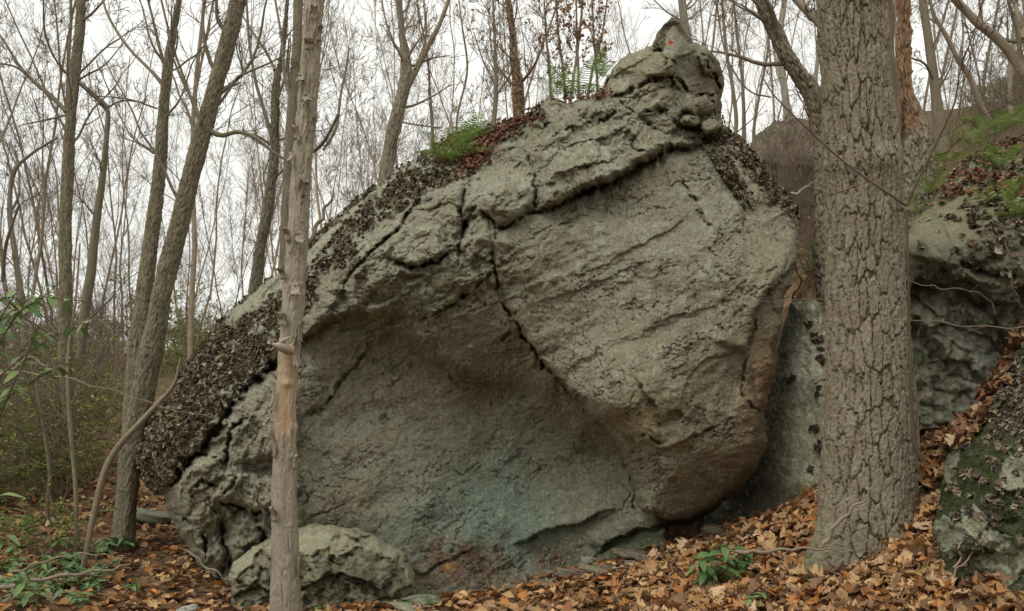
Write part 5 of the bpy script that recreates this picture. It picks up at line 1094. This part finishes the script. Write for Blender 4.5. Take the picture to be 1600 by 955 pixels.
# saplings with dry orange leaves above the boulder
def sapling(label, rows, d, seed, leaves=0, col=(.22, .18, .13), cnt=(14, 6, 3), name='sapling', lsize=.035, t0=.15, ang=38, lr=.22, limbs=(), ext=1.2):
    t = traced_tree(name, label, rows, d, limbs, seed, col, cnt, t0, ext, 7, amp=.02, ang=ang, cat='sapling', lr=lr, rmin=.0022, limb_cnt=(6, 4, 3))
    if leaves:
        rs = np.random.RandomState(seed); cr_ = [o for o in t.children if o.name.startswith('crown')][0]; me = cr_.data
        co = np.zeros(len(me.vertices) * 3); me.vertices.foreach_get('co', co); co = co.reshape(-1, 3) + WL[t.name]
        ii = rs.randint(0, len(co), leaves); nn_ = rs.randn(leaves, 3); nn_[:, 1] -= .6; nn_ /= np.linalg.norm(nn_, axis=1, keepdims=True)
        pc = np.array([(.42,.20,.08),(.50,.28,.14),(.36,.15,.06),(.48,.36,.22)])[rs.randint(0, 4, leaves)]
        v, f, c = scatter([leaf_mesh('beech', rs, 1., 2) for _ in range(4)], co[ii] + rs.randn(leaves, 3) * .01, nn_, rs.rand(leaves) * 6.3, lsize * (.6 + .8 * rs.rand(leaves)), pc, rs.randint(0, 4, leaves))
        tag(mk('dry_leaves', v, f, M_LEAF, t, c), kind='stuff')
    return t
for k, (x, xt, y0, lv) in enumerate([(905,900,160,420),(885,868,165,380),(935,925,150,420),(862,850,170,250),(915,950,158,300)]):
    sapling(['sapling with orange dead leaves, middle stem of the thicket left of the boulder peak', 'slightly left leaning sapling with rusty leaves in the thicket left of the boulder peak', 'sapling with dead leaves nearest to the boulder peak on its left side',
             'leftmost sapling of the rusty-leaved thicket on the boulder top', 'sapling leaning right toward the boulder peak with few orange leaves'][k],
            [(x, y0 + 20, 6), (x + (xt - x) * .3, 110, 5), (x + (xt - x) * .7, 60, 4), (xt, -8, 3)], 9.5, 30 + k, lv)
sapling('thin stems with scattered rusty leaves left of the twin-stem tree fern patch', [(712,240,5),(715,180,4),(730,110,4),(722,40,3),(716,-8,2)], 10.5, 36, 160)
sapling('slim bare sapling just right of the twin-stem tree', [(672,262,7),(676,210,6),(672,150,5),(668,90,4),(655,20,3),(650,-10,2)], 12, 37, 60)
sapling('thin bare sapling behind the right shoulder of the boulder', [(1135,260,9),(1150,200,8),(1145,140,7),(1135,80,6),(1128,0,5)], 14, 38)
sapling('twiggy bare sapling standing between the boulder peak and the curved limb', [(1160,260,8),(1162,200,7),(1160,130,6),(1152,60,5),(1146,-5,4)], 15, 39)
sapling('slim bare sapling right of the twiggy one beside the brown cliff edge', [(1180,250,7),(1178,200,6),(1190,130,5),(1200,70,4),(1195,0,3)], 16, 40)
# the dark forked sapling in front of the thick tree
sapling('dark wiry forked sapling growing in front of the thick tree on its right side', [(1442,720,11),(1428,690,8),(1424,620,6),(1421,540,6),(1420,470,5),(1418,400,5),(1417,330,5)], 4.55, 41, 0, (.12, .085, .06), (3, 3, 2), 'wiry_sapling', t0=.4, lr=.12,
    limbs=[[(1417,322,5),(1370,290,4),(1330,262,4),(1290,228,3.4),(1250,190,3),(1210,150,2.6),(1190,118,2)],[(1417,322,5),(1440,270,4.4),(1470,210,4),(1492,160,3.4),(1500,110,3),(1522,50,2.4),(1535,0,2)]], ext=0)
sapling('bare grey stick-like sapling at the right foot of the thick tree', [(1432,700,14),(1430,640,10),(1428,600,8),(1415,540,4),(1418,480,3)], 4.9, 42, 0, (.24, .19, .14), (2, 2, 2), t0=.5, lr=.15, ext=0)
# a fallen limb leaning on the end of the boulder
sapling('fallen grey limb leaning from the leafy ground up onto the left end of the boulder', [(128,895,9),(140,835,11),(152,780,12),(166,730,12),(190,692,12),(215,665,11),(245,632,9),(272,600,6),(282,560,3)], 7.4, 43, 0, (.25, .205, .145), (3, 3, 2), t0=.5, lr=.08, name='fallen_limb', ext=0)
sapling('thin straight stem rising between the leaning limb and the slim tall tree', [(122,890,9),(120,830,8),(118,760,8),(112,690,8),(108,640,7),(106,560,6),(118,470,4),(125,380,3)], 8.2, 44, 0, (.27, .23, .155), (7, 4, 3), t0=.3, ext=0)
sapling('twisted brown shrub stem at the left in front of the brush', [(80,860,12),(74,800,9),(78,740,8),(70,680,7),(60,620,5),(48,560,4),(52,500,3)], 8.8, 45, 0, (.19, .15, .11), (8, 6, 4), t0=.1, ext=0)
# ---------------------------------------------------------------- the far wood
rs = np.random.RandomState(91)
def proto_tree(seed, H, r0, cnt, fork, col):
    rs = np.random.RandomState(seed); t = thing('bare_tree', 'x', 'tree', (0, 0, 0)); g = Geo()
    L = np.array([H]); p, r = grow(rs, np.zeros((1, 3)), np.array([[rs.uniform(-.08, .08), rs.uniform(-.08, .08), 1.]]), L, np.array([r0]), 16, .075, .07)
    P_, R_, L_ = [p], [r], [L]; g.tube(p, r, 9, col)
    if fork:
        p2, r2, l2 = sprout(rs, p, r, fork, .3, .6, 22, .62, .75, 16, .06, .10, L); g.tube(p2, r2, 6, col * .95); P_.append(p2); R_.append(r2); L_.append(l2)
    mk('trunk', np.concatenate(g.V), np.concatenate([f for f in g.F]), M_WOOD, t, np.concatenate(g.C))
    g = Geo()
    for p, r, L in zip(P_, R_, L_): crown(rs, g, p, r, L, cnt, .22, col, (.28, .5, .55), .12, .0055, 48)
    g.make('crown', M_WOOD, t); return t
protos = [proto_tree(s, H, r, c, fk, np.array(cl)) for s, H, r, c, fk, cl in [  # far bark colours are paled to stand in for distance haze
    (1, 17, .07, (16, 6, 5), 1, (.29, .255, .205)), (2, 15, .045, (18, 6, 4), 0, (.30, .26, .205)), (3, 19, .085, (14, 7, 5), 2, (.27, .24, .195)),
    (4, 13, .035, (16, 6, 4), 1, (.34, .30, .24)), (5, 16, .055, (18, 6, 5), 1, (.31, .28, .225)), (6, 11, .035, (18, 6, 3), 2, (.32, .27, .21)), (7, 18, .07, (15, 7, 5), 0, (.25, .215, .17))]]
GROUP = 'bare trees of the far wood'
def place_tree(i, x, y, s, lab):
    o = protos[i] if not used_[i] else copy_tree(protos[i]); used_[i] = True
    o.location = (x, y, float(ground_z(x, y)) - .1); o.rotation_euler = (rs.uniform(-.05, .05), rs.uniform(-.06, .06), rs.rand() * 6.28); o.scale = (s, s, s * rs.uniform(.9, 1.15)); tag(o, lab, None, GROUP)
used_ = [False] * 7
spots = []
KIND = ['forked', 'slim unforked', 'twice-forked tall', 'pale thin forked', 'dark forked', 'small twiggy', 'pale straight']
def ok(x, y, md):
    for a, b in spots:
        if (a - x) ** 2 + (b - y) ** 2 < md * md: return False
    return True
tries = 0
def fill(n, f, md, lab, idx=None):
    c = 0; k = 0
    while c < n and k < n * 40:
        k += 1; x, y = f()
        if ok(x, y, md): spots.append((x, y)); i = rs.choice(idx) if idx else rs.randint(7); place_tree(i, x, y, rs.uniform(.75, 1.15), KIND[i] + ' ' + lab); c += 1
def wedge(px0, px1, y0, y1):
    def f():
        y = y0 + (y1 - y0) * rs.rand() ** .8; return ((rs.uniform(px0, px1) - 800) / F * y, y)
    return f
fill(13, wedge(-60, 470, 20, 34), 1.5, 'bare tree in the wood left of the boulder')
fill(46, wedge(-80, 620, 34, 75), 1.8, 'bare tree in the wood left of the boulder')
fill(24, wedge(470, 1100, 26, 70), 2.2, 'distant bare tree showing above the boulder against the white sky')
fill(26, wedge(1120, 1680, 24, 60), 2., 'distant bare tree on the hill crest at the upper right')
fill(7, wedge(500, 780, 16, 26), 2., 'distant bare tree showing above the boulder against the white sky', [3, 5])
fill(9, wedge(1120, 1640, 15, 26), 1.6, 'distant bare tree on the hill crest at the upper right', [3, 5, 1])
# wood behind the camera and to the sides, as the forest goes on all round
def ring():
    a = rs.uniform(0, 2 * np.pi); r = rs.uniform(7, 30); return r * math.cos(a) * 1.2, -3 - abs(r * math.sin(a))
fill(22, ring, 2.5, 'bare tree of the same forest standing outside the view', [0, 2, 4, 6])
# ---------------------------------------------------------------- brush
def proto_shrub(seed, H, ns, cnt, col, leaves=0, lcol=(.10, .14, .05)):
    rs = np.random.RandomState(seed); t = thing('bare_shrub', 'x', 'shrub', (0, 0, 0)); g = Geo()
    d = rs.randn(ns, 3) * .45; d[:, 2] = 1; d /= np.linalg.norm(d, axis=1, keepdims=True)
    p, r = grow(rs, rs.randn(ns, 3) * np.array([.12, .12, 0]), d, H * rs.uniform(.6, 1.1, ns), .011 * np.ones(ns), 9, .12, .05)
    g.tube(p, r, 5, np.array(col)); gm = g.make('stems', M_TWIG, t); g = Geo()
    L = np.full(ns, H); crown(rs, g, p, r, L, cnt, .12, np.array(col), (.4, .5, .5), .05, .0022, 45); g.make('twigs', M_TWIG, t)
    if leaves:
        co = np.concatenate(g.V); ii = rs.randint(0, len(co), leaves); n_ = rs.randn(leaves, 3); n_[:, 2] += .8; n_ /= np.linalg.norm(n_, axis=1, keepdims=True)
        v, f, c = scatter([leaf_mesh('slim', rs, 1., 2) for _ in range(3)], co[ii], n_, rs.rand(leaves) * 6.3, .05 * (.6 + .8 * rs.rand(leaves)), np.array(lcol) * (.6 + .8 * rs.rand(leaves, 1)), rs.randint(0, 3, leaves))
        tag(mk('small_leaves', v, f, M_GREEN, t, c), kind='stuff')
    return t
SH = [proto_shrub(11, 2.2, 7, (7, 6, 4), (.28, .215, .15)), proto_shrub(12, 1.7, 8, (7, 6, 4), (.25, .21, .13), 1300, (.30, .32, .09)), proto_shrub(13, 2.8, 6, (8, 6, 4), (.20, .155, .12)), proto_shrub(14, 1.2, 9, (6, 5, 4), (.26, .20, .14), 1200, (.25, .31, .08))]
SHG = 'bare bushes of the forest understory'; us = [False] * 4
def put_shrub(i, x, y, s, lab):
    o = SH[i] if not us[i] else copy_tree(SH[i]); us[i] = True
    o.location = (x, y, float(ground_z(x, y)) - .03); o.rotation_euler = (0, 0, rs.rand() * 6.28); o.scale = (s, s, s * rs.uniform(.8, 1.1)); tag(o, lab, None, SHG)
def on_path(x, y):
    px = 800 + F * x / y; py_ = HOR - F * (float(ground_z(x, y)) - EYE) / y
    return (150 < px < 390 and py_ > 605) or (110 < px < 390 and py_ > 700)
def shrubs(n, f, lab, idx, s0=.7, s1=1.2):
    c = k = 0; SK = ['tangled bare', 'low yellow-green leafed', 'tall bare', 'small green leafed']
    while c < n and k < n * 20:
        k += 1; x, y = f()
        if on_path(x, y): continue
        i = rs.choice(idx); put_shrub(i, x, y, rs.uniform(s0, s1), SK[i] + ' ' + lab + (', near the front' if y < 12.5 else ', farther back')); c += 1
shrubs(26, wedge(-200, 120, 7.5, 12), 'bush in the brush left of the path', [1, 3, 1, 2], .5, .9)
shrubs(46, wedge(-120, 250, 9.5, 22), 'bush in the brush left of the path', [0, 1, 2, 3])
shrubs(44, wedge(-80, 420, 20, 46), 'bush in the brush left of the path', [0, 1, 2, 3], 1.3, 2.2)
shrubs(9, wedge(1165, 1300, 12, 13.4), 'bush on the rocky slope right of the boulder', [0, 2], .5, .8)
shrubs(7, wedge(1252, 1300, 8.8, 10.5), 'bush on the rocky slope right of the boulder', [0, 2, 3], .3, .5)
shrubs(30, wedge(1170, 1330, 11, 20), 'bush on the rocky slope right of the boulder', [0, 2, 3], .5, .9)
shrubs(40, wedge(1420, 1680, 10, 26), 'bush on the rocky slope right of the boulder', [0, 1, 2, 3], .5, 1)
shrubs(9, wedge(560, 830, 10.5, 14), 'bush rising behind the boulder slope', [0, 2], .8, 1.2)
# ---------------------------------------------------------------- ferns
def frond_mesh(rs, L=.5, arch=.5):
    n = 18; V, Fc = [], []; t = np.linspace(0, 1, n)
    X = t * L * (1 - .15 * arch * t); Z = L * (.55 * t - .75 * arch * t * t); W = .20 * L * np.sin(np.pi * np.clip(t * .92 + .06, 0, 1)) ** .8
    for i in range(n - 1):    # rachis
        b = len(V); h = .0016
        for k in (i, i + 1): V += [(X[k], -h, Z[k]), (X[k], h, Z[k])]
        Fc.append((b, b + 1, b + 3, b + 2))
    for i in range(2, n):
        for s in (-1, 1):
            w_ = W[i] * (1 + .1 * rs.randn()); b = len(V); hw = L / n * .42; tip = .35 * w_; dz = -.25 * w_
            V += [(X[i] - hw * .5, 0, Z[i]), (X[i] + hw * .5, 0, Z[i]), (X[i] + tip * .5 + hw * .6, s * w_ * .55, Z[i] + dz * .3), (X[i] + tip * .5 - hw * .45, s * w_ * .55, Z[i] + dz * .3), (X[i] + tip + hw * .1, s * w_, Z[i] + dz), (X[i] + tip - hw * .1, s * w_, Z[i] + dz)]
            Fc += [(b, b + 1, b + 2, b + 3), (b + 3, b + 2, b + 4, b + 5)] if s > 0 else [(b + 3, b + 2, b + 1, b), (b + 5, b + 4, b + 2, b + 3)]
    return np.array(V), np.array(Fc)
M_FERN = attr_mat('fern_green', .6, .2, 30, .3, .35)
FR = []
for k in range(6):
    v, f = frond_mesh(np.random.RandomState(k), .5, (.4, .7, .9, .5, .8, 1.1)[k]); m_ = bpy.data.meshes
    c = np.array([(.17,.27,.055),(.22,.32,.07),(.13,.22,.05),(.25,.34,.09),(.19,.28,.07),(.26,.27,.09)][k]); FR.append((v, f, c))
frond_me = [None] * 6
def on_rock(I, px, py, d):
    k = np.argmin(np.hypot(I['px'] - px, I['py'] - py))
    if math.hypot(I['px'][k] - px, I['py'][k] - py) > 14: return P(px, py, d)
    return I['V'][k] + I['n'][k] * .03
def fern(label, pos, s, n, seed, tilt=None, group=None):
    rs = np.random.RandomState(seed); t = thing('fern', label, 'fern', pos, group)
    for k in range(n):
        i = rs.randint(6)
        if frond_me[i] is None:
            v, f, c = FR[i]; o = mk('frond', v, f, M_FERN, t, np.tile(c, (len(v), 1)), True, np.zeros(3)); frond_me[i] = o.data; o.location = (0, 0, 0)
        else:
            o = bpy.data.objects.new('frond', frond_me[i]); S.collection.objects.link(o); o.parent = t
        yaw = k / n * 6.283 + rs.uniform(-.4, .4); sc = s * rs.uniform(.7, 1.15); o.rotation_euler = (rs.uniform(-.2, .2), -rs.uniform(-.1, .9), yaw); o.scale = (sc, sc, sc)
    if tilt: t.rotation_euler = tilt
for k, (lab, px, py, d, s, n) in enumerate([
    ('brightest green fern on the dark boulder slope, left of the reddish leaves', 706, 256, 8.25, .9, 18), ('green fern tuft just above and right of the brightest slope fern', 732, 226, 8.35, .75, 14), ('small fern among red-brown leaves on the boulder slope', 750, 210, 8.4, .35, 9),
    ('pale fern on the boulder top, left of the rusty-leaved thicket', 868, 152, 7.8, .75, 11), ('green fern at the foot of the rusty-leaved thicket', 900, 146, 7.75, .8, 13), ('upright light green fern against the left side of the boulder peak', 938, 120, 7.7, .6, 11), ('low fern tuft on the ledge just left of the boulder peak', 885, 158, 7.6, .3, 9),
    ('tiny fern in the notch under the boulder peak, right side', 1128, 210, 7.3, .25, 8), ('fern in the gap between the boulder and the thick-barked tree', 1268, 400, 9.3, .7, 11), ('smaller fern under the gap fern by the thick-barked tree', 1280, 428, 9.2, .55, 9),
    ('fern leaning over the left edge of the perched rock', 1452, 296, 6.7, .5, 12), ('yellow-green fern behind the perched rock near the broken tree', 1426, 330, 7.2, .55, 12), ('large bright fern on the bank above the perched rock', 1520, 226, 6.9, .6, 11), ('tall fern clump at the upper right edge of the bank', 1562, 208, 6.9, .6, 14), ('fern at the very right edge above the rock', 1596, 196, 6.9, .6, 12), ('fern on the crest of the bank left of the large bright fern', 1482, 256, 6.8, .5, 11),
    ('drooping long-fronded fern on top of the perched rock', 1562, 268, 5.75, .55, 13), ('dark green fern hanging at the right edge over the perched rock face', 1592, 345, 5.2, .45, 13), ('small pale fern growing on the dark face of the perched rock', 1543, 322, 5.35, .33, 10), ('lowest hanging fern at the right edge of the perched rock', 1585, 312, 5.3, .45, 10)]):
    fern(lab, on_rock(BOULD if px < 1150 else PERCH, px, py, d), s, n, 300 + k)
v, f = leaf_mesh('maple', np.random.RandomState(5)); q = on_rock(BOULD, 1043, 82, 7.2) + np.array([0, -.12, 0])
o = mk('fallen_leaf', v * .06 @ np.array([[1,0,0],[0,.2,1],[0,-1,.2]]) + q, f, M_LEAF, None, np.tile(np.array((.5,.09,.03)), (len(v), 1)), True, q); tag(o, 'single bright red leaf lying high on the pointed top of the boulder', 'leaf')
# leaves caught on the rocks
def caught(label, I, spots_, n, seed, size=.07, cols=PAL):
    rs = np.random.RandomState(seed); pr = np.zeros(len(I['px']))
    for (x, y, rx, ry, a) in spots_: pr = np.maximum(pr, gau(I['px'], I['py'], x, y, rx, ry, a))
    ii = rs.choice(len(pr), n, p=pr / pr.sum()); q = I['V'][ii] + I['n'][ii] * (.012 + .03 * rs.rand(n, 1)); nr = I['n'][ii] * .6 + np.array([0, -.1, .5]) + rs.randn(n, 3) * .35; nr /= np.linalg.norm(nr, axis=1, keepdims=True)
    v, f, c = scatter(LT, q, nr, rs.rand(n) * 6.28, size * (.6 + .7 * rs.rand(n)), np.array(cols)[rs.randint(0, len(cols), n)] * (.75 + .5 * rs.rand(n, 1)), rs.randint(0, len(LT), n))
    o = mk('caught_leaves', v, f, M_LEAF, None, c, True, q.mean(0)); tag(o, label, 'leaves', None, 'stuff')
DRK = [(.20,.10,.06),(.26,.13,.07),(.15,.08,.06),(.32,.20,.12),(.24,.10,.08)]
caught('reddish brown dead leaves lying among the ferns along the boulder top', BOULD, [(755,222,45,10,-25),(800,200,30,6,-18),(745,250,22,12,-40),(715,215,25,6,-25)], 420, 1, .075, DRK)
caught('brown dead leaves caught on the ledges left of the boulder peak', BOULD, [(900,158,30,5,-10),(945,150,14,6,-30)], 60, 2, .06, DRK)
caught('dead leaves and crumbs lying on the upper part of the perched rock', PERCH, [(1510,285,50,16,-30),(1575,240,50,12,-20),(1590,300,30,20,0)], 320, 3, .06, DRK)
caught('orange brown leaves lodged along the upper edge of the mossy rock', MOSS, [(1520,668,30,10,-50),(1560,600,30,10,-60),(1590,530,24,10,-55),(1500,690,16,6,-30)], 260, 4, .09, [(.30,.17,.08),(.38,.25,.14),(.22,.10,.05),(.16,.08,.05),(.44,.32,.20)])
# ---------------------------------------------------------------- leafy plants
def leaf_part_mesh(seed, L, wd, col):
    rs = np.random.RandomState(seed); n = 7; V, Fc = [], []
    for i in range(n):
        t = i / (n - 1); w_ = wd * math.sin(math.pi * min(1, t ** .8 * .97 + .02)) ; z = -.35 * L * t * t + .03 * L * math.sin(6 * t)
        for s in (-1, 0, 1): V.append((t * L, s * w_, z + (.25 * w_ if s else 0)))
    for i in range(n - 1):
        for j in range(2): a = i * 3 + j; Fc.append((a, a + 3, a + 4, a + 1))
    o = mk('leaf', np.array(V), np.array(Fc), M_GREEN, None, np.tile(np.array(col), (len(V), 1))); me = o.data; bpy.data.objects.remove(o); return me
LFM = [leaf_part_mesh(k, 1, (.17, .2, .15, .19, .17, .2)[k], [(.10,.19,.06),(.15,.25,.08),(.085,.15,.05),(.19,.28,.11),(.24,.30,.10),(.13,.22,.09)][k]) for k in range(6)]
def leafy(name, label, cat, base, stems, leafL, per, seed, col=(.16, .14, .08), kinds=(0, 1, 2, 3, 5), whorl=True, cover=.6, rad=.004):
    """stems: lists of points in world space; leaves as single parts"""
    rs = np.random.RandomState(seed); t = thing(name, label, cat, base)
    g = Geo()
    for st in stems:
        st = np.array(st, float); n = 10; L = smooth_line(np.c_[st], n); g.tube(L[None], np.linspace(rad, rad * .4, n)[None], 5, col)
    g.make('stem', M_TWIG, t)
    for st in stems:
        L = smooth_line(np.array(st, float), 20)
        for k in range(per):
            u = 1 - cover * (k / max(1, per)) ** (1.6 if whorl else 1); i = int(u * 19); p = L[i]
            o = bpy.data.objects.new('leaf', LFM[rs.choice(kinds)]); S.collection.objects.link(o); o.parent = t
            o.location = tuple(p - WL[t.name]); sc = leafL * rs.uniform(.65, 1.15); o.scale = (sc, sc, sc); o.rotation_euler = (rs.uniform(-.4, .4), rs.uniform(-.5, .45), k * 2.4 + rs.uniform(-.4, .4))
    return t
def stem_to(base, tip, rs, bend=.04):
    base, tip = np.array(base), np.array(tip); m = (base + tip) / 2 + rs.randn(3) * bend; return [base, m, tip]
rs = np.random.RandomState(55)
b0 = P(1120, 912, 5.35); tips = [(1090,872),(1112,858),(1130,846),(1150,868),(1128,888),(1100,895),(1145,895)]
leafy('laurel_seedling', 'glossy green seedling with drooping leaves in the litter under the boulder overhang', 'plant', b0, [stem_to(b0, P(x, y, 5.35 + rs.uniform(-.1, .1)), rs, .01) for x, y in tips], .13, 8, 1, rad=.003, kinds=(0, 1, 5, 3))
b0 = P(1160, 900, 5.5); leafy('laurel_seedling', 'smaller green seedling right beside the drooping one, nearer the leaning slab', 'plant', b0, [stem_to(b0, P(x, y, 5.5), rs, .01) for x, y in ((1150,852),(1168,858),(1158,872))], .12, 8, 2, rad=.003)
b0 = P(1185, 952, 4.6); leafy('laurel_seedling', 'pale green low seedling at the bottom edge right of the drooping one', 'plant', b0, [stem_to(b0, P(x, y, 4.6), rs, .01) for x, y in ((1168,935),(1190,928),(1205,942))], .08, 6, 3, kinds=(3, 4, 5), rad=.002)
b0 = P(502, 960, 5.2); leafy('laurel_seedling', 'bright green sprig at the bottom edge beside the peeling trunk', 'plant', b0, [stem_to(b0, P(x, y, 5.2), rs, .01) for x, y in ((495,945),(510,943))], .045, 5, 4, kinds=(1, 3), rad=.002)
# left shrub with hanging leaves
b0 = P(-30, 760, 5.0); sts = [[b0, P(-20, 600, 4.6), P(20, 500, 4.4), P(70, 462, 4.3)], [b0, P(-10, 560, 4.7), P(40, 470, 4.7), P(120, 470, 4.6)], [b0, P(-20, 620, 4.9), P(60, 540, 4.8), P(150, 500, 4.7)], [b0, P(-30, 580, 4.6), P(0, 500, 4.5), P(30, 450, 4.4)],
    [b0, P(0, 640, 4.9), P(60, 590, 4.8), P(130, 560, 4.7)], [b0, P(-20, 560, 4.9), P(30, 500, 4.9), P(95, 440, 4.9)], [b0, P(0, 650, 4.6), P(40, 560, 4.5), P(60, 510, 4.5)]]
leafy('leafy_shrub', 'shrub with hanging green leaves reaching in from the left edge', 'shrub', b0, sts, .105, 24, 5, (.17, .14, .10), (0, 1, 3, 5, 4), False, .6, .007)
b0 = P(-30, 900, 4.2); leafy('leafy_shrub', 'yellow-green broad leaves poking in at the lower left edge', 'shrub', b0, [[b0, P(-10, 850, 4.0), P(5, 800, 4.0)], [b0, P(-5, 870, 4.0), P(8, 836, 4.0)], [b0, P(-20, 840, 4.0), P(0, 775, 4.0)]], .10, 4, 6, kinds=(4, 3), rad=.004)
# ground plants, lower left
leafy_n = 0
base_done = {}
for k in range(70):
    px, py = (rs.uniform(5, 210), rs.uniform(850, 950)) if k < 52 else (rs.uniform(-20, 120), rs.uniform(780, 860))
    d = EYE * F / max(50, (py - 600)); 
    for _ in range(6): z = float(ground_z((px - 800) / F * d, d)); d = (EYE - z) * F / (py - 600)
    b0 = P(px, py + 4, d)
    if k < 6: base_done[k] = leafy('leafy_ground_plant', 'x', 'plant', b0, [stem_to(b0, b0 + np.array([rs.uniform(-.12, .12), rs.uniform(-.08, .08), rs.uniform(.1, .2)]), rs, .01) for _ in range(3)], .11, 4, 60 + k, kinds=(0, 1, 3, 5), rad=.002); o = base_done[k]
    else:
        o = copy_tree(base_done[k % 6]); o.location = tuple(b0); o.rotation_euler = (0, 0, rs.rand() * 6.28); s_ = rs.uniform(.7, 1.15); o.scale = (s_, s_, s_)
    tag(o, 'low green leafy plant in the patch on the ground at the lower left', None, 'green leafy plants covering the lower left ground')
# bare arching twigs
def twig(label, pts, d, w_, seed, col=(.27, .21, .15), cnt=(3, 2), name='bare_twig', n=24):
    rs = np.random.RandomState(seed); L = smooth_line([(a, b, w_) for a, b in pts], n); dd = np.linspace(d, d * (1 + rs.uniform(-.04, .04)), n)
    L[:, 0] += 3 * np.sin(np.arange(n) * .9 + seed); L[:, 1] += 2 * np.sin(np.arange(n) * 1.3 + seed)
    p = np.c_[(L[:, 0] - 800) / F * dd, dd, EYE + (HOR - L[:, 1]) / F * dd]; g = Geo(); r = np.linspace(w_, w_ * .35, n) / 2 / F * d; g.tube(p[None], r[None], 6, np.array(col))
    if cnt:
        ks = np.linspace(0, n - 1, 8).astype(int); q, rr, LL = sprout(rs, p[ks][None], r[ks][None], cnt[0], .2, .9, 35, .3, .6, 7, .12, .03, np.array([np.linalg.norm(p[-1] - p[0])])); g.tube(q, rr, 4, np.array(col) * .9)
    o = g.make(name, M_TWIG, None, True, p[0]); tag(o, label, 'twig')
twig('long thin twig arching across the brush at the left, level with the boulder end', [(-10,582),(60,584),(130,598),(190,615),(250,634),(335,655)], 6, 3, 1)
twig('pale crooked branch entering from the left edge under the leafy shrub', [(-10,592),(20,578),(45,560),(62,566),(75,578)], 5, 8, 2, (.33, .27, .21), (4, 3))
twig('forked twig rising from the crooked pale branch at the left', [(20,578),(38,545),(48,520),(40,500)], 5, 5, 3, (.30, .24, .19))
twig('fallen branch lying across the green plants at the lower left', [(-10,922),(50,908),(110,898),(170,890),(205,880)], 6.2, 8, 4, (.27, .22, .17))
twig('thin stick sloping up above the green plants at the lower left', [(20,895),(60,880),(110,868),(150,866),(195,872)], 6.6, 4, 5)
twig('thin pale twig against the left foot of the boulder', [(292,860),(330,890),(372,912),(420,918)], 6.5, 3.4, 6, (.38, .33, .25))
twig('dark stick standing against the boulder left of the peeling trunk', [(440,880),(425,840),(410,800),(398,760)], 6.2, 8, 7, (.16, .13, .10), None)
twig('dead branch jutting up behind the peeling trunk above the boulder slope', [(470,400),(490,365),(505,335),(522,298)], 7.6, 9, 8, (.20, .165, .12), None)
twig('thin pale stem trailing over the boulder slope right of the peeling trunk', [(478,418),(500,405),(520,392),(545,355)], 7.3, 2.4, 9, (.42, .38, .30), None)
twig('long stick lying in the litter under the boulder overhang', [(960,892),(1010,884),(1060,880),(1120,880)], 6.2, 4, 10, (.42, .34, .25), None)
twig('curved root-like stick leaning on the foot of the thick tree', [(1288,852),(1300,828),(1325,802),(1350,780),(1372,752)], 4.55, 7, 11, (.30, .25, .18), None)
twig('brown branch lying on leaves at the foot of the thick tree', [(1150,862),(1190,862),(1240,858),(1285,858),(1330,862)], 4.7, 7, 12, (.28, .22, .16), None)
twig('thin arching stem in the leaves below the thick tree', [(1288,872),(1310,900),(1322,930),(1328,955)], 4.2, 4, 13, (.30, .22, .15), None)
twig('pinkish twig sticking up in front of the mossy rock', [(1488,900),(1500,870),(1502,842),(1525,835)], 3.9, 4, 14, (.36, .24, .20))
twig('thin twig springing from the leaves right of the pinkish twig', [(1490,896),(1515,870),(1545,840),(1600,808)], 3.85, 2.6, 15, (.36, .26, .20), None)
twig('bare twig crossing in front of the rock wall right of the thick tree', [(1420,440),(1470,450),(1530,458),(1560,490)], 5.0, 2, 16, (.22, .18, .13))
twig('long wiry twig crossing the thick trunk from the rocks at the right', [(1620,510),(1560,512),(1500,508),(1440,500),(1350,495),(1290,470),(1180,470)], 4.6, 2.2, 17, (.26, .21, .155), (5, 2))
twig('thin hanging root on the dark rock at the right edge', [(1572,380),(1575,420),(1588,460),(1600,482)], 5.0, 2, 18, (.24, .19, .14), None)
twig('thin twig curving over the lower half of the thick trunk', [(1420,600),(1395,560),(1360,540),(1340,528)], 4.6, 3, 19, (.30, .25, .18), None)
twig('dry stick rising from the litter just left of the drooping seedling', [(1050,930),(1048,900),(1052,870)], 5.5, 3.4, 20, (.36, .28, .2), None)
twig('bare branch slanting left from the broken tree over the gap', [(1300,590),(1270,600),(1240,628)], 6.5, 4, 21, (.20, .16, .12))
twig('reddish bramble stem on the brown slope behind the gap', [(1240,470),(1250,430),(1232,400),(1240,350)], 8, 3, 22, (.20, .12, .09))
twig('grey dead branch above the ledge left of the gap fern', [(1238,305),(1262,292),(1290,278)], 7.6, 6, 23, (.36, .30, .23), None)
